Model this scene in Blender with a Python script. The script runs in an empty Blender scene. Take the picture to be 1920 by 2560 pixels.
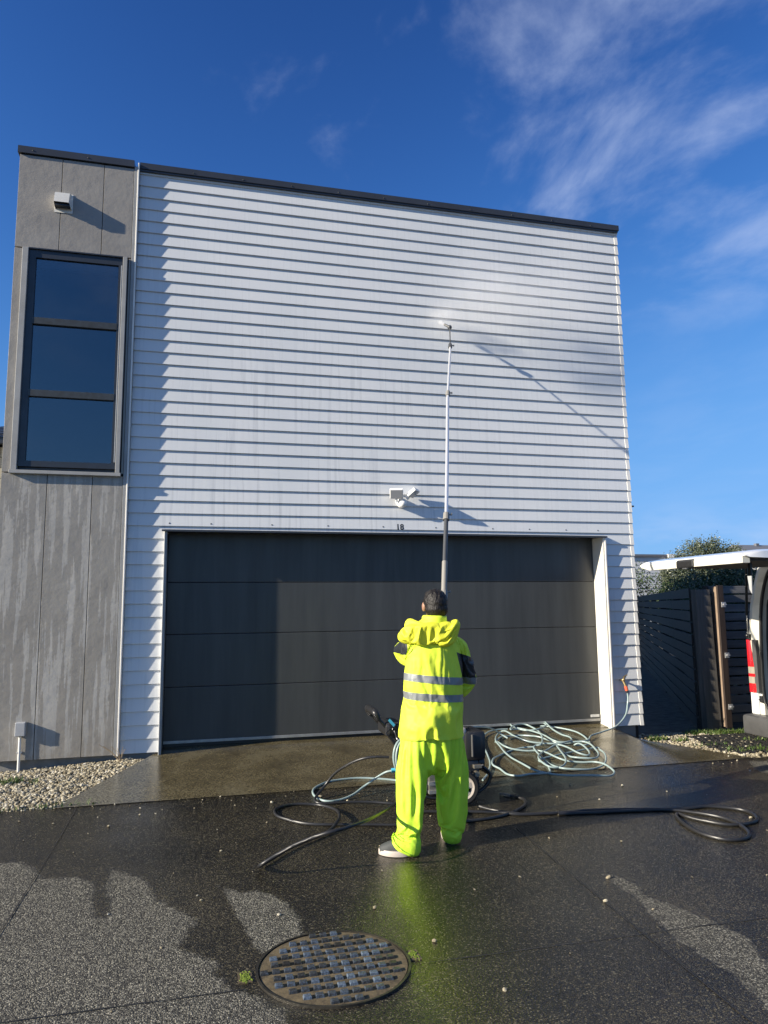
import bpy, bmesh, math, random
import numpy as np
from mathutils import Vector, Matrix

random.seed(7)
rng = np.random.default_rng(7)
scene = bpy.context.scene
COL = scene.collection

# ------------------------------------------------------------------ camera
CAM = np.array([0.70979, -7.59193, 1.38589])
YAW, PITCH, ROLL = 0.248041215, 0.129115622, -0.0101943387
def cam_axes(yaw, pitch, roll):
    f = Vector((math.sin(yaw)*math.cos(pitch), math.cos(yaw)*math.cos(pitch), math.sin(pitch)))
    r = Vector((math.cos(yaw), -math.sin(yaw), 0)); u = r.cross(f)
    return math.cos(roll)*r + math.sin(roll)*u, -math.sin(roll)*r + math.cos(roll)*u, f
cam_data = bpy.data.cameras.new('camera')
cam = bpy.data.objects.new('camera', cam_data); COL.objects.link(cam)
r_, u_, f_ = cam_axes(YAW, PITCH, ROLL)
M = Matrix(((r_.x, u_.x, -f_.x), (r_.y, u_.y, -f_.y), (r_.z, u_.z, -f_.z))).to_4x4()
M.translation = Vector(CAM)
cam.matrix_world = M
cam_data.sensor_fit = 'HORIZONTAL'; cam_data.sensor_width = 36.0
cam_data.lens = 36.0*1810.3/1920.0
cam_data.clip_start = 0.05; cam_data.clip_end = 3000
scene.camera = cam

# ------------------------------------------------------------------ light
SUN_TO = Vector((-1.0, -1/4.85, 0.40)).normalized()
ELEV = math.asin(SUN_TO.z); AZ = math.atan2(SUN_TO.x, SUN_TO.y)
sun_d = bpy.data.lights.new('sun', 'SUN'); sun_d.energy = 4.6; sun_d.angle = math.radians(0.53)
sun_d.color = (1.0, 0.9, 0.74)
sun = bpy.data.objects.new('sun', sun_d); COL.objects.link(sun)
sun.rotation_euler = SUN_TO.to_track_quat('Z', 'Y').to_euler(); sun.location = (-20, -5, 12)

world = bpy.data.worlds.new('World'); scene.world = world; world.use_nodes = True
nt = world.node_tree; nt.nodes.clear()
def N(t, nt_, **kw):
    n = nt_.nodes.new(t)
    for k, v in kw.items(): setattr(n, k, v)
    return n
sky = N('ShaderNodeTexSky', nt, sky_type='NISHITA', sun_disc=False)
sky.sun_elevation = ELEV; sky.sun_rotation = AZ
sky.air_density = 1.0; sky.dust_density = 0.35; sky.ozone_density = 2.6; sky.altitude = 0
tc = N('ShaderNodeTexCoord', nt); sep = N('ShaderNodeSeparateXYZ', nt)
nt.links.new(tc.outputs['Generated'], sep.inputs[0])
def math_(op, a, b=None, nt_=None, clamp=False):
    nt_ = nt_ or nt
    n = N('ShaderNodeMath', nt_, operation=op); n.use_clamp = clamp
    for i, v in enumerate((a, b)):
        if v is None: continue
        if isinstance(v, (int, float)): n.inputs[i].default_value = v
        else: nt_.links.new(v, n.inputs[i])
    return n.outputs[0]
def ramp(val, stops, nt_, interp='LINEAR'):
    n = N('ShaderNodeValToRGB', nt_); n.color_ramp.interpolation = interp
    e = n.color_ramp.elements
    while len(e) < len(stops): e.new(0.5)
    for el, (p, c) in zip(e, stops):
        el.position = p; el.color = c if len(c) == 4 else (*c, 1)
    if val is not None: nt_.links.new(val, n.inputs[0])
    return n.outputs[0]
def mixc(fac, a, b, nt_, blend='MIX'):
    n = N('ShaderNodeMix', nt_, data_type='RGBA', blend_type=blend)
    for i, v in ((0, fac), (6, a), (7, b)):
        if isinstance(v, (int, float)): n.inputs[i].default_value = v
        elif isinstance(v, tuple): n.inputs[i].default_value = v if len(v) == 4 else (*v, 1)
        else: nt_.links.new(v, n.inputs[i])
    return n.outputs[2]
# clear polished winter air: steepen the sky from pale horizon to deep zenith blue, the whole dome alike
ssep = N('ShaderNodeSeparateColor', nt); nt.links.new(sky.outputs[0], ssep.inputs[0]); scmb = N('ShaderNodeCombineColor', nt)
for i, (mx_, ex, hf) in enumerate(((0.84, 2.3, 3.7), (1.86, 2.3, 7.2), (3.6, 2.4, 14.5))):
    p_ = math_('POWER', ssep.outputs[i], ex); nt.links.new(math_('MULTIPLY', math_('DIVIDE', p_, math_('ADD', p_, hf)), mx_), scmb.inputs[i])
# clouds: wisps on a flat layer high above, denser towards the right-hand half of the sky
zc = math_('MAXIMUM', sep.outputs[2], 0.03)
px = math_('DIVIDE', sep.outputs[0], math_('ADD', zc, 0.12)); py = math_('DIVIDE', sep.outputs[1], math_('ADD', zc, 0.12))
cmb = N('ShaderNodeCombineXYZ', nt); nt.links.new(px, cmb.inputs[0]); nt.links.new(py, cmb.inputs[1])
mp = N('ShaderNodeMapping', nt); mp.inputs['Rotation'].default_value = (0, 0, math.radians(38)); mp.inputs['Scale'].default_value = (1.0, 0.68, 1); mp.inputs['Location'].default_value = (8.8, 0.4, 5.5)
nt.links.new(cmb.outputs[0], mp.inputs[0])
n1 = N('ShaderNodeTexNoise', nt); n1.inputs['Scale'].default_value = 3.3; n1.inputs['Detail'].default_value = 9; n1.inputs['Roughness'].default_value = 0.58; n1.inputs['Distortion'].default_value = 0.25
nt.links.new(mp.outputs[0], n1.inputs[0])
n2 = N('ShaderNodeTexNoise', nt); n2.inputs['Scale'].default_value = 0.75; n2.inputs['Detail'].default_value = 3
nt.links.new(mp.outputs[0], n2.inputs[0])
side = math_('ADD', math_('MULTIPLY', sep.outputs[0], 0.80), math_('MULTIPLY', sep.outputs[1], -0.28))
sidem = ramp(math_('ADD', side, 0.3), [(0.24, (0, 0, 0)), (0.50, (1, 1, 1))], nt, 'EASE')
dens = math_('ADD', math_('MULTIPLY', n1.outputs[0], 0.72), math_('MULTIPLY', n2.outputs[0], 0.42))
dens = math_('ADD', dens, math_('MULTIPLY', math_('SUBTRACT', sidem, 1.0), 0.22))
cov = ramp(dens, [(0.47, (0, 0, 0)), (0.72, (1, 1, 1))], nt, 'EASE')
cov = math_('MULTIPLY', math_('MULTIPLY', cov, 0.52), ramp(sep.outputs[2], [(0.30, (0.12,)*3), (0.47, (1,)*3)], nt, 'EASE'))
lowm = ramp(sep.outputs[2], [(0.0, (1, 1, 1)), (0.17, (0, 0, 0))], nt, 'EASE')
n3 = N('ShaderNodeTexNoise', nt); n3.inputs['Scale'].default_value = 5.5; n3.inputs['Detail'].default_value = 6
mp3 = N('ShaderNodeMapping', nt); mp3.inputs['Scale'].default_value = (1, 1, 3.2); nt.links.new(tc.outputs['Generated'], mp3.inputs[0]); nt.links.new(mp3.outputs[0], n3.inputs[0])
bank = math_('MULTIPLY', ramp(n3.outputs[0], [(0.45, (0, 0, 0)), (0.66, (1, 1, 1))], nt, 'EASE'), math_('MULTIPLY', lowm, 0.55))
cov = math_('MULTIPLY', math_('MAXIMUM', cov, bank), ramp(sep.outputs[2], [(0.0, (0, 0, 0)), (0.015, (1, 1, 1))], nt))
skyc = mixc(cov, scmb.outputs[0], (2.2, 2.55, 3.4), nt)
bg = N('ShaderNodeBackground', nt); bg.inputs['Strength'].default_value = 0.14
nt.links.new(skyc, bg.inputs[0])
wo = N('ShaderNodeOutputWorld', nt); nt.links.new(bg.outputs[0], wo.inputs[0])

vs = scene.view_settings
vs.view_transform = 'Standard'; vs.look = 'None'; vs.gamma = 1.0; vs.use_curve_mapping = False
vs.exposure = 1.08
scene.cycles.volume_step_rate = 2.0
scene.cycles.max_bounces = 8; scene.cycles.volume_bounces = 4
scene.cycles.use_denoising = True

# ------------------------------------------------------------------ helpers
def setp(o, **kw):
    for k, v in kw.items(): o[k] = v
    return o
def wpos(o):
    p = Vector((0, 0, 0))
    while o is not None: p += o.location; o = o.parent
    return p
def thing(name, label, cat, loc, group=None):
    o = bpy.data.objects.new(name, None); COL.objects.link(o); o.location = loc; o.empty_display_size = 0.1
    o['label'] = label; o['category'] = cat
    if group: o['group'] = group
    return o
def link_mesh(name, me, mat, parent=None):
    o = bpy.data.objects.new(name, me); COL.objects.link(o)
    if mat is not None:
        for m in (mat if isinstance(mat, (list, tuple)) else [mat]): me.materials.append(m)
    if parent is not None: o.parent = parent
    return o
class MB:
    """collects shapes in world coordinates; build() links them as one mesh object"""
    def __init__(s): s.v = []; s.f = []
    def add(s, vs_, fs):
        b = len(s.v); s.v += [tuple(map(float, q)) for q in vs_]; s.f += [tuple(i+b for i in q) for q in fs]; return s
    def box(s, x0, x1, y0, y1, z0, z1):
        return s.add([(x0,y0,z0),(x1,y0,z0),(x1,y1,z0),(x0,y1,z0),(x0,y0,z1),(x1,y0,z1),(x1,y1,z1),(x0,y1,z1)],
                     [(0,3,2,1),(4,5,6,7),(0,1,5,4),(1,2,6,5),(2,3,7,6),(3,0,4,7)])
    def cbox(s, x0, x1, y0, y1, z0, z1, c):
        """box with bevelled edges"""
        bm = bmesh.new(); bmesh.ops.create_cube(bm, size=1)
        bmesh.ops.scale(bm, vec=(x1-x0, y1-y0, z1-z0), verts=bm.verts)
        bmesh.ops.translate(bm, vec=((x0+x1)/2, (y0+y1)/2, (z0+z1)/2), verts=bm.verts)
        bmesh.ops.bevel(bm, geom=bm.edges[:], offset=c, segments=2, affect='EDGES', profile=0.5)
        bm.verts.index_update()
        s.add([v.co for v in bm.verts], [[v.index for v in f.verts] for f in bm.faces]); bm.free(); return s
    def prism(s, prof, x0, x1, axis='x'):
        """polygon profile (list of 2-tuples, ccw seen from +axis) extruded along an axis"""
        n = len(prof)
        mk = {'x': lambda t, p: (t, p[0], p[1]), 'y': lambda t, p: (p[0], t, p[1]), 'z': lambda t, p: (p[0], p[1], t)}[axis]
        vs_ = [mk(x0, p) for p in prof]+[mk(x1, p) for p in prof]
        return s.add(vs_, [tuple(range(n-1, -1, -1)), tuple(range(n, 2*n))]+[(i, (i+1) % n, n+(i+1) % n, n+i) for i in range(n)])
    def tube(s, pts, r, n=8, caps=True):
        P = [Vector(p) for p in pts]; rr = r if isinstance(r, (list, tuple)) else [r]*len(P)
        T = [(P[min(i+1, len(P)-1)]-P[max(i-1, 0)]).normalized() for i in range(len(P))]
        a = Vector((0, 0, 1)) if abs(T[0].z) < 0.9 else Vector((1, 0, 0))
        nrm = (a - T[0]*a.dot(T[0])).normalized(); vs_ = []
        for i, p in enumerate(P):
            nrm = (nrm - T[i]*nrm.dot(T[i])).normalized(); b = T[i].cross(nrm)
            for k in range(n):
                t = 2*math.pi*k/n; vs_.append(p + rr[i]*(math.cos(t)*nrm + math.sin(t)*b))
        fs = []
        for i in range(len(P)-1):
            for k in range(n):
                k2 = (k+1) % n; fs.append((i*n+k, i*n+k2, (i+1)*n+k2, (i+1)*n+k))
        if caps: fs += [tuple(range(n-1, -1, -1)), tuple(range((len(P)-1)*n, len(P)*n))]
        return s.add(vs_, fs)
    def cyl(s, p0, p1, r0, r1=None, n=12): return s.tube([p0, p1], [r0, r0 if r1 is None else r1], n)
    def ball(s, c, rx, ry=None, rz=None, n=16, m=10):
        ry = rx if ry is None else ry; rz = rx if rz is None else rz
        vs_ = [(c[0], c[1], c[2]+rz)]
        for i in range(1, m):
            t = math.pi*i/m
            for k in range(n):
                a = 2*math.pi*k/n; vs_.append((c[0]+rx*math.sin(t)*math.cos(a), c[1]+ry*math.sin(t)*math.sin(a), c[2]+rz*math.cos(t)))
        vs_.append((c[0], c[1], c[2]-rz)); fs = []
        for k in range(n): fs.append((0, 1+k, 1+(k+1) % n))
        for i in range(m-2):
            for k in range(n):
                fs.append((1+i*n+k, 1+(i+1)*n+k, 1+(i+1)*n+(k+1) % n, 1+i*n+(k+1) % n))
        L = len(vs_)-1; o = 1+(m-2)*n
        for k in range(n): fs.append((L, o+(k+1) % n, o+k))
        return s.add(vs_, fs)
    def loft(s, rings, n=28):
        """rings: (cx, cy, cz, rx, ry[, power]) stacked; closed with caps"""
        vs_ = []
        for q in rings:
            cx, cy, cz, rx, ry = q[:5]; pw = q[5] if len(q) > 5 else 2.0
            for k in range(n):
                a = 2*math.pi*k/n; ca, sa = math.cos(a), math.sin(a)
                d = (abs(ca)**pw + abs(sa)**pw)**(-1/pw)
                vs_.append((cx+rx*ca*d, cy+ry*sa*d, cz))
        fs = []
        for i in range(len(rings)-1):
            for k in range(n):
                k2 = (k+1) % n; fs.append((i*n+k, i*n+k2, (i+1)*n+k2, (i+1)*n+k))
        fs += [tuple(range(n-1, -1, -1)), tuple(range((len(rings)-1)*n, len(rings)*n))]
        return s.add(vs_, fs)
    def mesh(s, name, off=Vector((0, 0, 0)), smooth=False):
        me = bpy.data.meshes.new(name)
        me.from_pydata([(x-off.x, y-off.y, z-off.z) for x, y, z in s.v], [], s.f)
        bm = bmesh.new(); bm.from_mesh(me); bmesh.ops.recalc_face_normals(bm, faces=bm.faces); bm.to_mesh(me); bm.free()
        if smooth:
            me.polygons.foreach_set('use_smooth', [True]*len(me.polygons))
            try: me.set_sharp_from_angle(angle=math.radians(40))
            except Exception: pass
        me.update(); return me
    def build(s, name, mat, parent=None, smooth=False, **props):
        off = wpos(parent) if parent is not None else Vector((0, 0, 0))
        o = link_mesh(name, s.mesh(name, off, smooth), mat, parent)
        return setp(o, **props)
def spline(pts, sub=6):
    P = [Vector(p) for p in pts]; out = []
    for i in range(len(P)-1):
        p0, p1, p2, p3 = P[max(i-1, 0)], P[i], P[i+1], P[min(i+2, len(P)-1)]
        for k in range(sub):
            t = k/sub; t2 = t*t; t3 = t2*t
            out.append(0.5*((2*p1)+(-p0+p2)*t+(2*p0-5*p1+4*p2-p3)*t2+(-p0+3*p1-3*p2+p3)*t3))
    out.append(P[-1]); return out
def zg(x, y):
    if y > -1.25:
        t = min(max((y+1.25)/1.45, 0), 1); z = -.15+.15*t
        s = min(max((x-5.28)/.3, 0), 1)
        return z - s*s*(3-2*s)*.13*min(max((y+1.25)/1.2, 0), 1)
    return -.15-.095*(1-math.exp(-(-1.25-y)/1.1))
def gnoise(P, seed=0):
    """gradient noise, vectorised, about -1..1"""
    P = np.asarray(P, float); i = np.floor(P).astype(np.int64); f = P-i
    u = f*f*f*(f*(f*6-15)+10); res = 0
    def h(a, b, c):
        n = (a*374761393 + b*668265263 + c*2147483647 + seed*144665) & 0xFFFFFFFF
        n = ((n ^ (n >> 13))*1274126177) & 0xFFFFFFFF; n = n ^ (n >> 16); return n
    out = np.zeros(len(P))
    for dx in (0, 1):
        for dy in (0, 1):
            for dz in (0, 1):
                n = h(i[:, 0]+dx, i[:, 1]+dy, i[:, 2]+dz)
                th = (n & 1023)/1023*2*np.pi; cz = ((n >> 10) & 1023)/511.5-1; sz = np.sqrt(np.maximum(0, 1-cz*cz))
                g = sz*np.cos(th)*(f[:, 0]-dx)+sz*np.sin(th)*(f[:, 1]-dy)+cz*(f[:, 2]-dz)
                w = (u[:, 0] if dx else 1-u[:, 0])*(u[:, 1] if dy else 1-u[:, 1])*(u[:, 2] if dz else 1-u[:, 2])
                out += w*g
    return out*1.6

# ------------------------------------------------------------------ materials
def mat(name, col, rough=0.5, metal=0.0, spec=0.5, nz=None, bump=None, ior=None, coat=0.0, stretch=None, space='pos', sheen=0):
    """Principled with optional colour noise nz=(scale, amount) and bump=(scale, strength, distance)"""
    m = bpy.data.materials.new(name); m.use_nodes = True; t = m.node_tree
    b = t.nodes['Principled BSDF']
    b.inputs['Base Color'].default_value = (*col, 1); b.inputs['Roughness'].default_value = rough
    b.inputs['Metallic'].default_value = metal; b.inputs['Specular IOR Level'].default_value = spec
    if ior: b.inputs['IOR'].default_value = ior
    if coat: b.inputs['Coat Weight'].default_value = coat; b.inputs['Coat Roughness'].default_value = 0.08
    if sheen: b.inputs['Sheen Weight'].default_value = sheen
    if nz or bump:
        g = N('ShaderNodeNewGeometry', t).outputs['Position'] if space == 'pos' else N('ShaderNodeTexCoord', t).outputs['Object']
        if stretch:
            mpn = N('ShaderNodeMapping', t); mpn.inputs['Scale'].default_value = stretch; t.links.new(g, mpn.inputs[0]); g = mpn.outputs[0]
        if nz:
            n = N('ShaderNodeTexNoise', t); n.inputs['Scale'].default_value = nz[0]; n.inputs['Detail'].default_value = 6; n.inputs['Roughness'].default_value = 0.62
            t.links.new(g, n.inputs[0]); a = nz[1]
            c = ramp(n.outputs[0], [(0.28, tuple(max(0, q*(1-a)) for q in col)), (0.72, tuple(min(1, q*(1+a)) for q in col))], t)
            t.links.new(c, b.inputs['Base Color'])
            rr = ramp(n.outputs[0], [(0.3, (min(1, rough*1.2),)*3), (0.7, (rough*0.85,)*3)], t)
            t.links.new(rr, b.inputs['Roughness'])
        if bump:
            n = N('ShaderNodeTexNoise', t); n.inputs['Scale'].default_value = bump[0]; n.inputs['Detail'].default_value = 4
            t.links.new(g, n.inputs[0])
            bp = N('ShaderNodeBump', t); bp.inputs['Strength'].default_value = bump[1]; bp.inputs['Distance'].default_value = bump[2]
            t.links.new(n.outputs[0], bp.inputs['Height']); t.links.new(bp.outputs[0], b.inputs['Normal'])
    return m
def P_(m): return m.node_tree.nodes['Principled BSDF']

def mat_board():
    m = bpy.data.materials.new('weatherboard_paint'); m.use_nodes = True; t = m.node_tree; b = P_(m)
    g = N('ShaderNodeNewGeometry', t).outputs['Position']; sp = N('ShaderNodeSeparateXYZ', t); t.links.new(g, sp.inputs[0])
    mp_ = N('ShaderNodeMapping', t); mp_.inputs['Scale'].default_value = (19, 1, 0.9); t.links.new(g, mp_.inputs[0])
    ds = N('ShaderNodeTexNoise', t); ds.inputs['Scale'].default_value = 1.0; ds.inputs['Detail'].default_value = 5; ds.inputs['Distortion'].default_value = 0.25; t.links.new(mp_.outputs[0], ds.inputs[0])
    big = N('ShaderNodeTexNoise', t); big.inputs['Scale'].default_value = 1.1; big.inputs['Detail'].default_value = 4; t.links.new(g, big.inputs[0])
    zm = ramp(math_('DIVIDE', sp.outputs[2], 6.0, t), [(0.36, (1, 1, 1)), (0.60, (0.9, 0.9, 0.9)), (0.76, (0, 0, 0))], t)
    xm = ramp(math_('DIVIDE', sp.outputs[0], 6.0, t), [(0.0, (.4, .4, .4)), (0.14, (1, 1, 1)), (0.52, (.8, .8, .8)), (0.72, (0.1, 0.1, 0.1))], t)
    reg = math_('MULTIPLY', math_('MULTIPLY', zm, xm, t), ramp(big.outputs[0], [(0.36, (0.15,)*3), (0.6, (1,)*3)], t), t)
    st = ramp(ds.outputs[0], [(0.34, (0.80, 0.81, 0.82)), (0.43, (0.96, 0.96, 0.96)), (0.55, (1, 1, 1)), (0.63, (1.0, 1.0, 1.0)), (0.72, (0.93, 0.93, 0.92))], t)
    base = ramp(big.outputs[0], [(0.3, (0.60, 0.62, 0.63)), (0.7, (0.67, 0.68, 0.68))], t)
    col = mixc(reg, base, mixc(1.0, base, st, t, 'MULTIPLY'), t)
    spk = N('ShaderNodeTexNoise', t); spk.inputs['Scale'].default_value = 55; spk.inputs['Detail'].default_value = 2; t.links.new(g, spk.inputs[0])
    col = mixc(math_('MULTIPLY', ramp(spk.outputs[0], [(0.72, (0,)*3), (0.80, (1,)*3)], t), 0.25, t), col, (0.3, 0.29, 0.26), t)
    t.links.new(col, b.inputs['Base Color'])
    rg = ramp(ds.outputs[0], [(0.35, (0.18,)*3), (0.6, (0.42,)*3)], t); t.links.new(rg, b.inputs['Roughness'])
    b.inputs['Specular IOR Level'].default_value = 0.4
    bp = N('ShaderNodeBump', t); bp.inputs['Strength'].default_value = 0.25; bp.inputs['Distance'].default_value = 0.004
    t.links.new(math_('MULTIPLY', ds.outputs[0], reg, t), bp.inputs['Height']); t.links.new(bp.outputs[0], b.inputs['Normal'])
    return m
def mat_panel():
    m = bpy.data.materials.new('fibre_cement'); m.use_nodes = True; t = m.node_tree; b = P_(m)
    g = N('ShaderNodeNewGeometry', t).outputs['Position']; sp = N('ShaderNodeSeparateXYZ', t); t.links.new(g, sp.inputs[0])
    mp_ = N('ShaderNodeMapping', t); mp_.inputs['Scale'].default_value = (12, 1, 0.7); t.links.new(g, mp_.inputs[0])
    ds = N('ShaderNodeTexNoise', t); ds.inputs['Scale'].default_value = 1.25; ds.inputs['Detail'].default_value = 7; ds.inputs['Roughness'].default_value = 0.6; ds.inputs['Distortion'].default_value = 0.15; t.links.new(mp_.outputs[0], ds.inputs[0])
    rag = N('ShaderNodeTexNoise', t); rag.inputs['Scale'].default_value = 38; rag.inputs['Detail'].default_value = 3; t.links.new(g, rag.inputs[0])
    v = math_('ADD', ds.outputs[0], math_('MULTIPLY', math_('SUBTRACT', rag.outputs[0], 0.5, t), 0.10, t), t)
    dry = ramp(v, [(0.515, (0,)*3), (0.545, (1,)*3)], t)
    lowz = ramp(math_('DIVIDE', sp.outputs[2], 6.0, t), [(0.0, (0.5,)*3), (0.08, (0.9,)*3), (0.44, (0.8,)*3), (0.56, (0.15,)*3), (0.8, (0.0,)*3)], t)
    dry = math_('MULTIPLY', dry, lowz, t)
    big = N('ShaderNodeTexNoise', t); big.inputs['Scale'].default_value = 2.6; big.inputs['Detail'].default_value = 5; t.links.new(g, big.inputs[0])
    wet = ramp(big.outputs[0], [(0.3, (0.240, 0.222, 0.194)), (0.7, (0.295, 0.276, 0.243))], t)
    dc = ramp(big.outputs[0], [(0.3, (0.335, 0.325, 0.30)), (0.7, (0.40, 0.388, 0.36))], t)
    t.links.new(mixc(dry, wet, dc, t), b.inputs['Base Color'])
    t.links.new(ramp(dry, [(0, (0.28,)*3), (1, (0.6,)*3)], t), b.inputs['Roughness'])
    hi = N('ShaderNodeTexNoise', t); hi.inputs['Scale'].default_value = 13; hi.inputs['Detail'].default_value = 5; t.links.new(g, hi.inputs[0])
    bp = N('ShaderNodeBump', t); bp.inputs['Strength'].default_value = 0.32; bp.inputs['Distance'].default_value = 0.012
    t.links.new(hi.outputs[0], bp.inputs['Height']); t.links.new(bp.outputs[0], b.inputs['Normal'])
    return m
def mat_asphalt():
    m = bpy.data.materials.new('exposed_aggregate'); m.use_nodes = True; t = m.node_tree; b = P_(m)
    g = N('ShaderNodeNewGeometry', t).outputs['Position']
    at = N('ShaderNodeAttribute', t); at.attribute_name = 'dry'
    sm = N('ShaderNodeAttribute', t); sm.attribute_name = 'joint'
    na = N('ShaderNodeTexNoise', t); na.inputs['Scale'].default_value = 9; na.inputs['Detail'].default_value = 8; na.inputs['Roughness'].default_value = 0.7; t.links.new(g, na.inputs[0])
    nb = N('ShaderNodeTexNoise', t); nb.inputs['Scale'].default_value = 70; nb.inputs['Detail'].default_value = 2; t.links.new(g, nb.inputs[0])
    v = math_('ADD', at.outputs['Fac'], math_('ADD', math_('MULTIPLY', math_('SUBTRACT', na.outputs[0], 0.5, t), 0.75, t), math_('MULTIPLY', math_('SUBTRACT', nb.outputs[0], 0.5, t), 0.35, t), t), t)
    dry = ramp(v, [(0.40, (0,)*3), (0.60, (1,)*3)], t)
    vo = N('ShaderNodeTexVoronoi', t); vo.inputs['Scale'].default_value = 150; t.links.new(g, vo.inputs[0])
    vo.inputs['Randomness'].default_value = 1.0
    sepc = N('ShaderNodeSeparateColor', t); t.links.new(vo.outputs['Color'], sepc.inputs[0])
    big = N('ShaderNodeTexNoise', t); big.inputs['Scale'].default_value = 1.3; big.inputs['Detail'].default_value = 5; t.links.new(g, big.inputs[0])
    dampr = ramp(big.outputs[0], [(0.40, (0,)*3), (0.66, (1,)*3)], t)
    stoned = ramp(sepc.outputs[0], [(0.0, (0.036, 0.034, 0.030)), (0.35, (0.080, 0.076, 0.064)), (0.6, (0.14, 0.132, 0.106)), (0.85, (0.25, 0.235, 0.185)), (1.0, (0.40, 0.375, 0.30))], t)
    stonew = ramp(sepc.outputs[0], [(0.0, (0.009, 0.008, 0.007)), (0.5, (0.018, 0.016, 0.012)), (0.8, (0.042, 0.036, 0.022)), (0.95, (0.095, 0.080, 0.046)), (1.0, (0.19, 0.17, 0.115))], t)
    stonem = ramp(sepc.outputs[0], [(0.0, (0.018, 0.016, 0.012)), (0.4, (0.040, 0.034, 0.023)), (0.75, (0.092, 0.078, 0.048)), (1.0, (0.19, 0.165, 0.105))], t)
    wetc = mixc(math_('MULTIPLY', dampr, 0.75, t), stonew, stonem, t)
    gap = ramp(math_('ADD', vo.outputs['Distance'], math_('MULTIPLY', math_('SUBTRACT', na.outputs[0], 0.5, t), 0.9, t), t), [(0.25, (1.1,)*3), (0.7, (0.4,)*3)], t)
    col = mixc(1.0, mixc(dry, wetc, stoned, t), gap, t, 'MULTIPLY')
    col = mixc(1.0, col, ramp(na.outputs[0], [(0.32, (0.66,)*3), (0.5, (1,)*3), (0.68, (1.35,)*3)], t), t, 'MULTIPLY')
    col = mixc(math_('MULTIPLY', sm.outputs['Fac'], 0.85, t), col, (0.006, 0.006, 0.006), t)
    t.links.new(col, b.inputs['Base Color'])
    fi = N('ShaderNodeAttribute', t); fi.attribute_name = 'film'
    rgh = ramp(v, [(0.40, (0.20,)*3), (0.60, (0.75,)*3)], t)
    t.links.new(mixc(math_('MULTIPLY', fi.outputs['Fac'], 0.9, t), rgh, (0.11, 0.11, 0.11), t), b.inputs['Roughness'])
    t.links.new(ramp(dry, [(0, (0.62,)*3), (1, (0.3,)*3)], t), b.inputs['Specular IOR Level'])
    hh = math_('MULTIPLY', vo.outputs['Distance'], -1.0, t)
    hh = math_('ADD', hh, math_('MULTIPLY', nb.outputs[0], 0.5, t), t)
    bp = N('ShaderNodeBump', t); bp.inputs['Distance'].default_value = 0.004
    t.links.new(math_('MULTIPLY', ramp(dry, [(0, (0.62,)*3), (1, (1.0,)*3)], t), math_('SUBTRACT', 1.0, math_('MULTIPLY', fi.outputs['Fac'], 0.5, t), t), t), bp.inputs['Strength'])
    t.links.new(hh, bp.inputs['Height']); t.links.new(bp.outputs[0], b.inputs['Normal'])
    return m
def mat_concrete_wet():
    m = bpy.data.materials.new('wet_concrete'); m.use_nodes = True; t = m.node_tree; b = P_(m)
    g = N('ShaderNodeNewGeometry', t).outputs['Position']; sp = N('ShaderNodeSeparateXYZ', t); t.links.new(g, sp.inputs[0])
    big = N('ShaderNodeTexNoise', t); big.inputs['Scale'].default_value = 2.2; big.inputs['Detail'].default_value = 7; big.inputs['Roughness'].default_value = 0.65; t.links.new(g, big.inputs[0])
    fin = N('ShaderNodeTexNoise', t); fin.inputs['Scale'].default_value = 75; fin.inputs['Detail'].default_value = 3; t.links.new(g, fin.inputs[0])
    c = ramp(big.outputs[0], [(0.32, (0.055, 0.045, 0.024)), (0.52, (0.095, 0.079, 0.042)), (0.7, (0.125, 0.108, 0.064))], t)
    sp_ = ramp(fin.outputs[0], [(0.36, (0.42,)*3), (0.5, (0.9,)*3), (0.66, (1.45,)*3)], t)
    c = mixc(1.0, c, sp_, t, 'MULTIPLY')
    boards_refl = ramp(sp.outputs[0], [(0.26, (1,)*3), (0.34, (0,)*3)], t)  # mask for the white boards' reflection, painted as a paler left part
    c = mixc(math_('MULTIPLY', boards_refl, 0.6, t), c, mixc(1.0, (0.15, 0.145, 0.12), sp_, t, 'MULTIPLY'), t)
    t.links.new(c, b.inputs['Base Color'])
    t.links.new(ramp(big.outputs[0], [(0.3, (0.13,)*3), (0.7, (0.34,)*3)], t), b.inputs['Roughness'])
    bp = N('ShaderNodeBump', t); bp.inputs['Strength'].default_value = 0.22; bp.inputs['Distance'].default_value = 0.003
    t.links.new(math_('ADD', fin.outputs[0], math_('MULTIPLY', big.outputs[0], 2.0, t), t), bp.inputs['Height']); t.links.new(bp.outputs[0], b.inputs['Normal'])
    return m
def mat_random(name, stops, rough=0.7, attr=None):
    """each loose piece of a joined mesh gets its own tone"""
    m = bpy.data.materials.new(name); m.use_nodes = True; t = m.node_tree; b = P_(m)
    if attr:
        a = N('ShaderNodeAttribute', t); a.attribute_name = attr; src = a.outputs['Fac']
    else:
        src = N('ShaderNodeNewGeometry', t).outputs['Random Per Island']
    t.links.new(ramp(src, stops, t), b.inputs['Base Color']); b.inputs['Roughness'].default_value = rough
    return m
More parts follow.
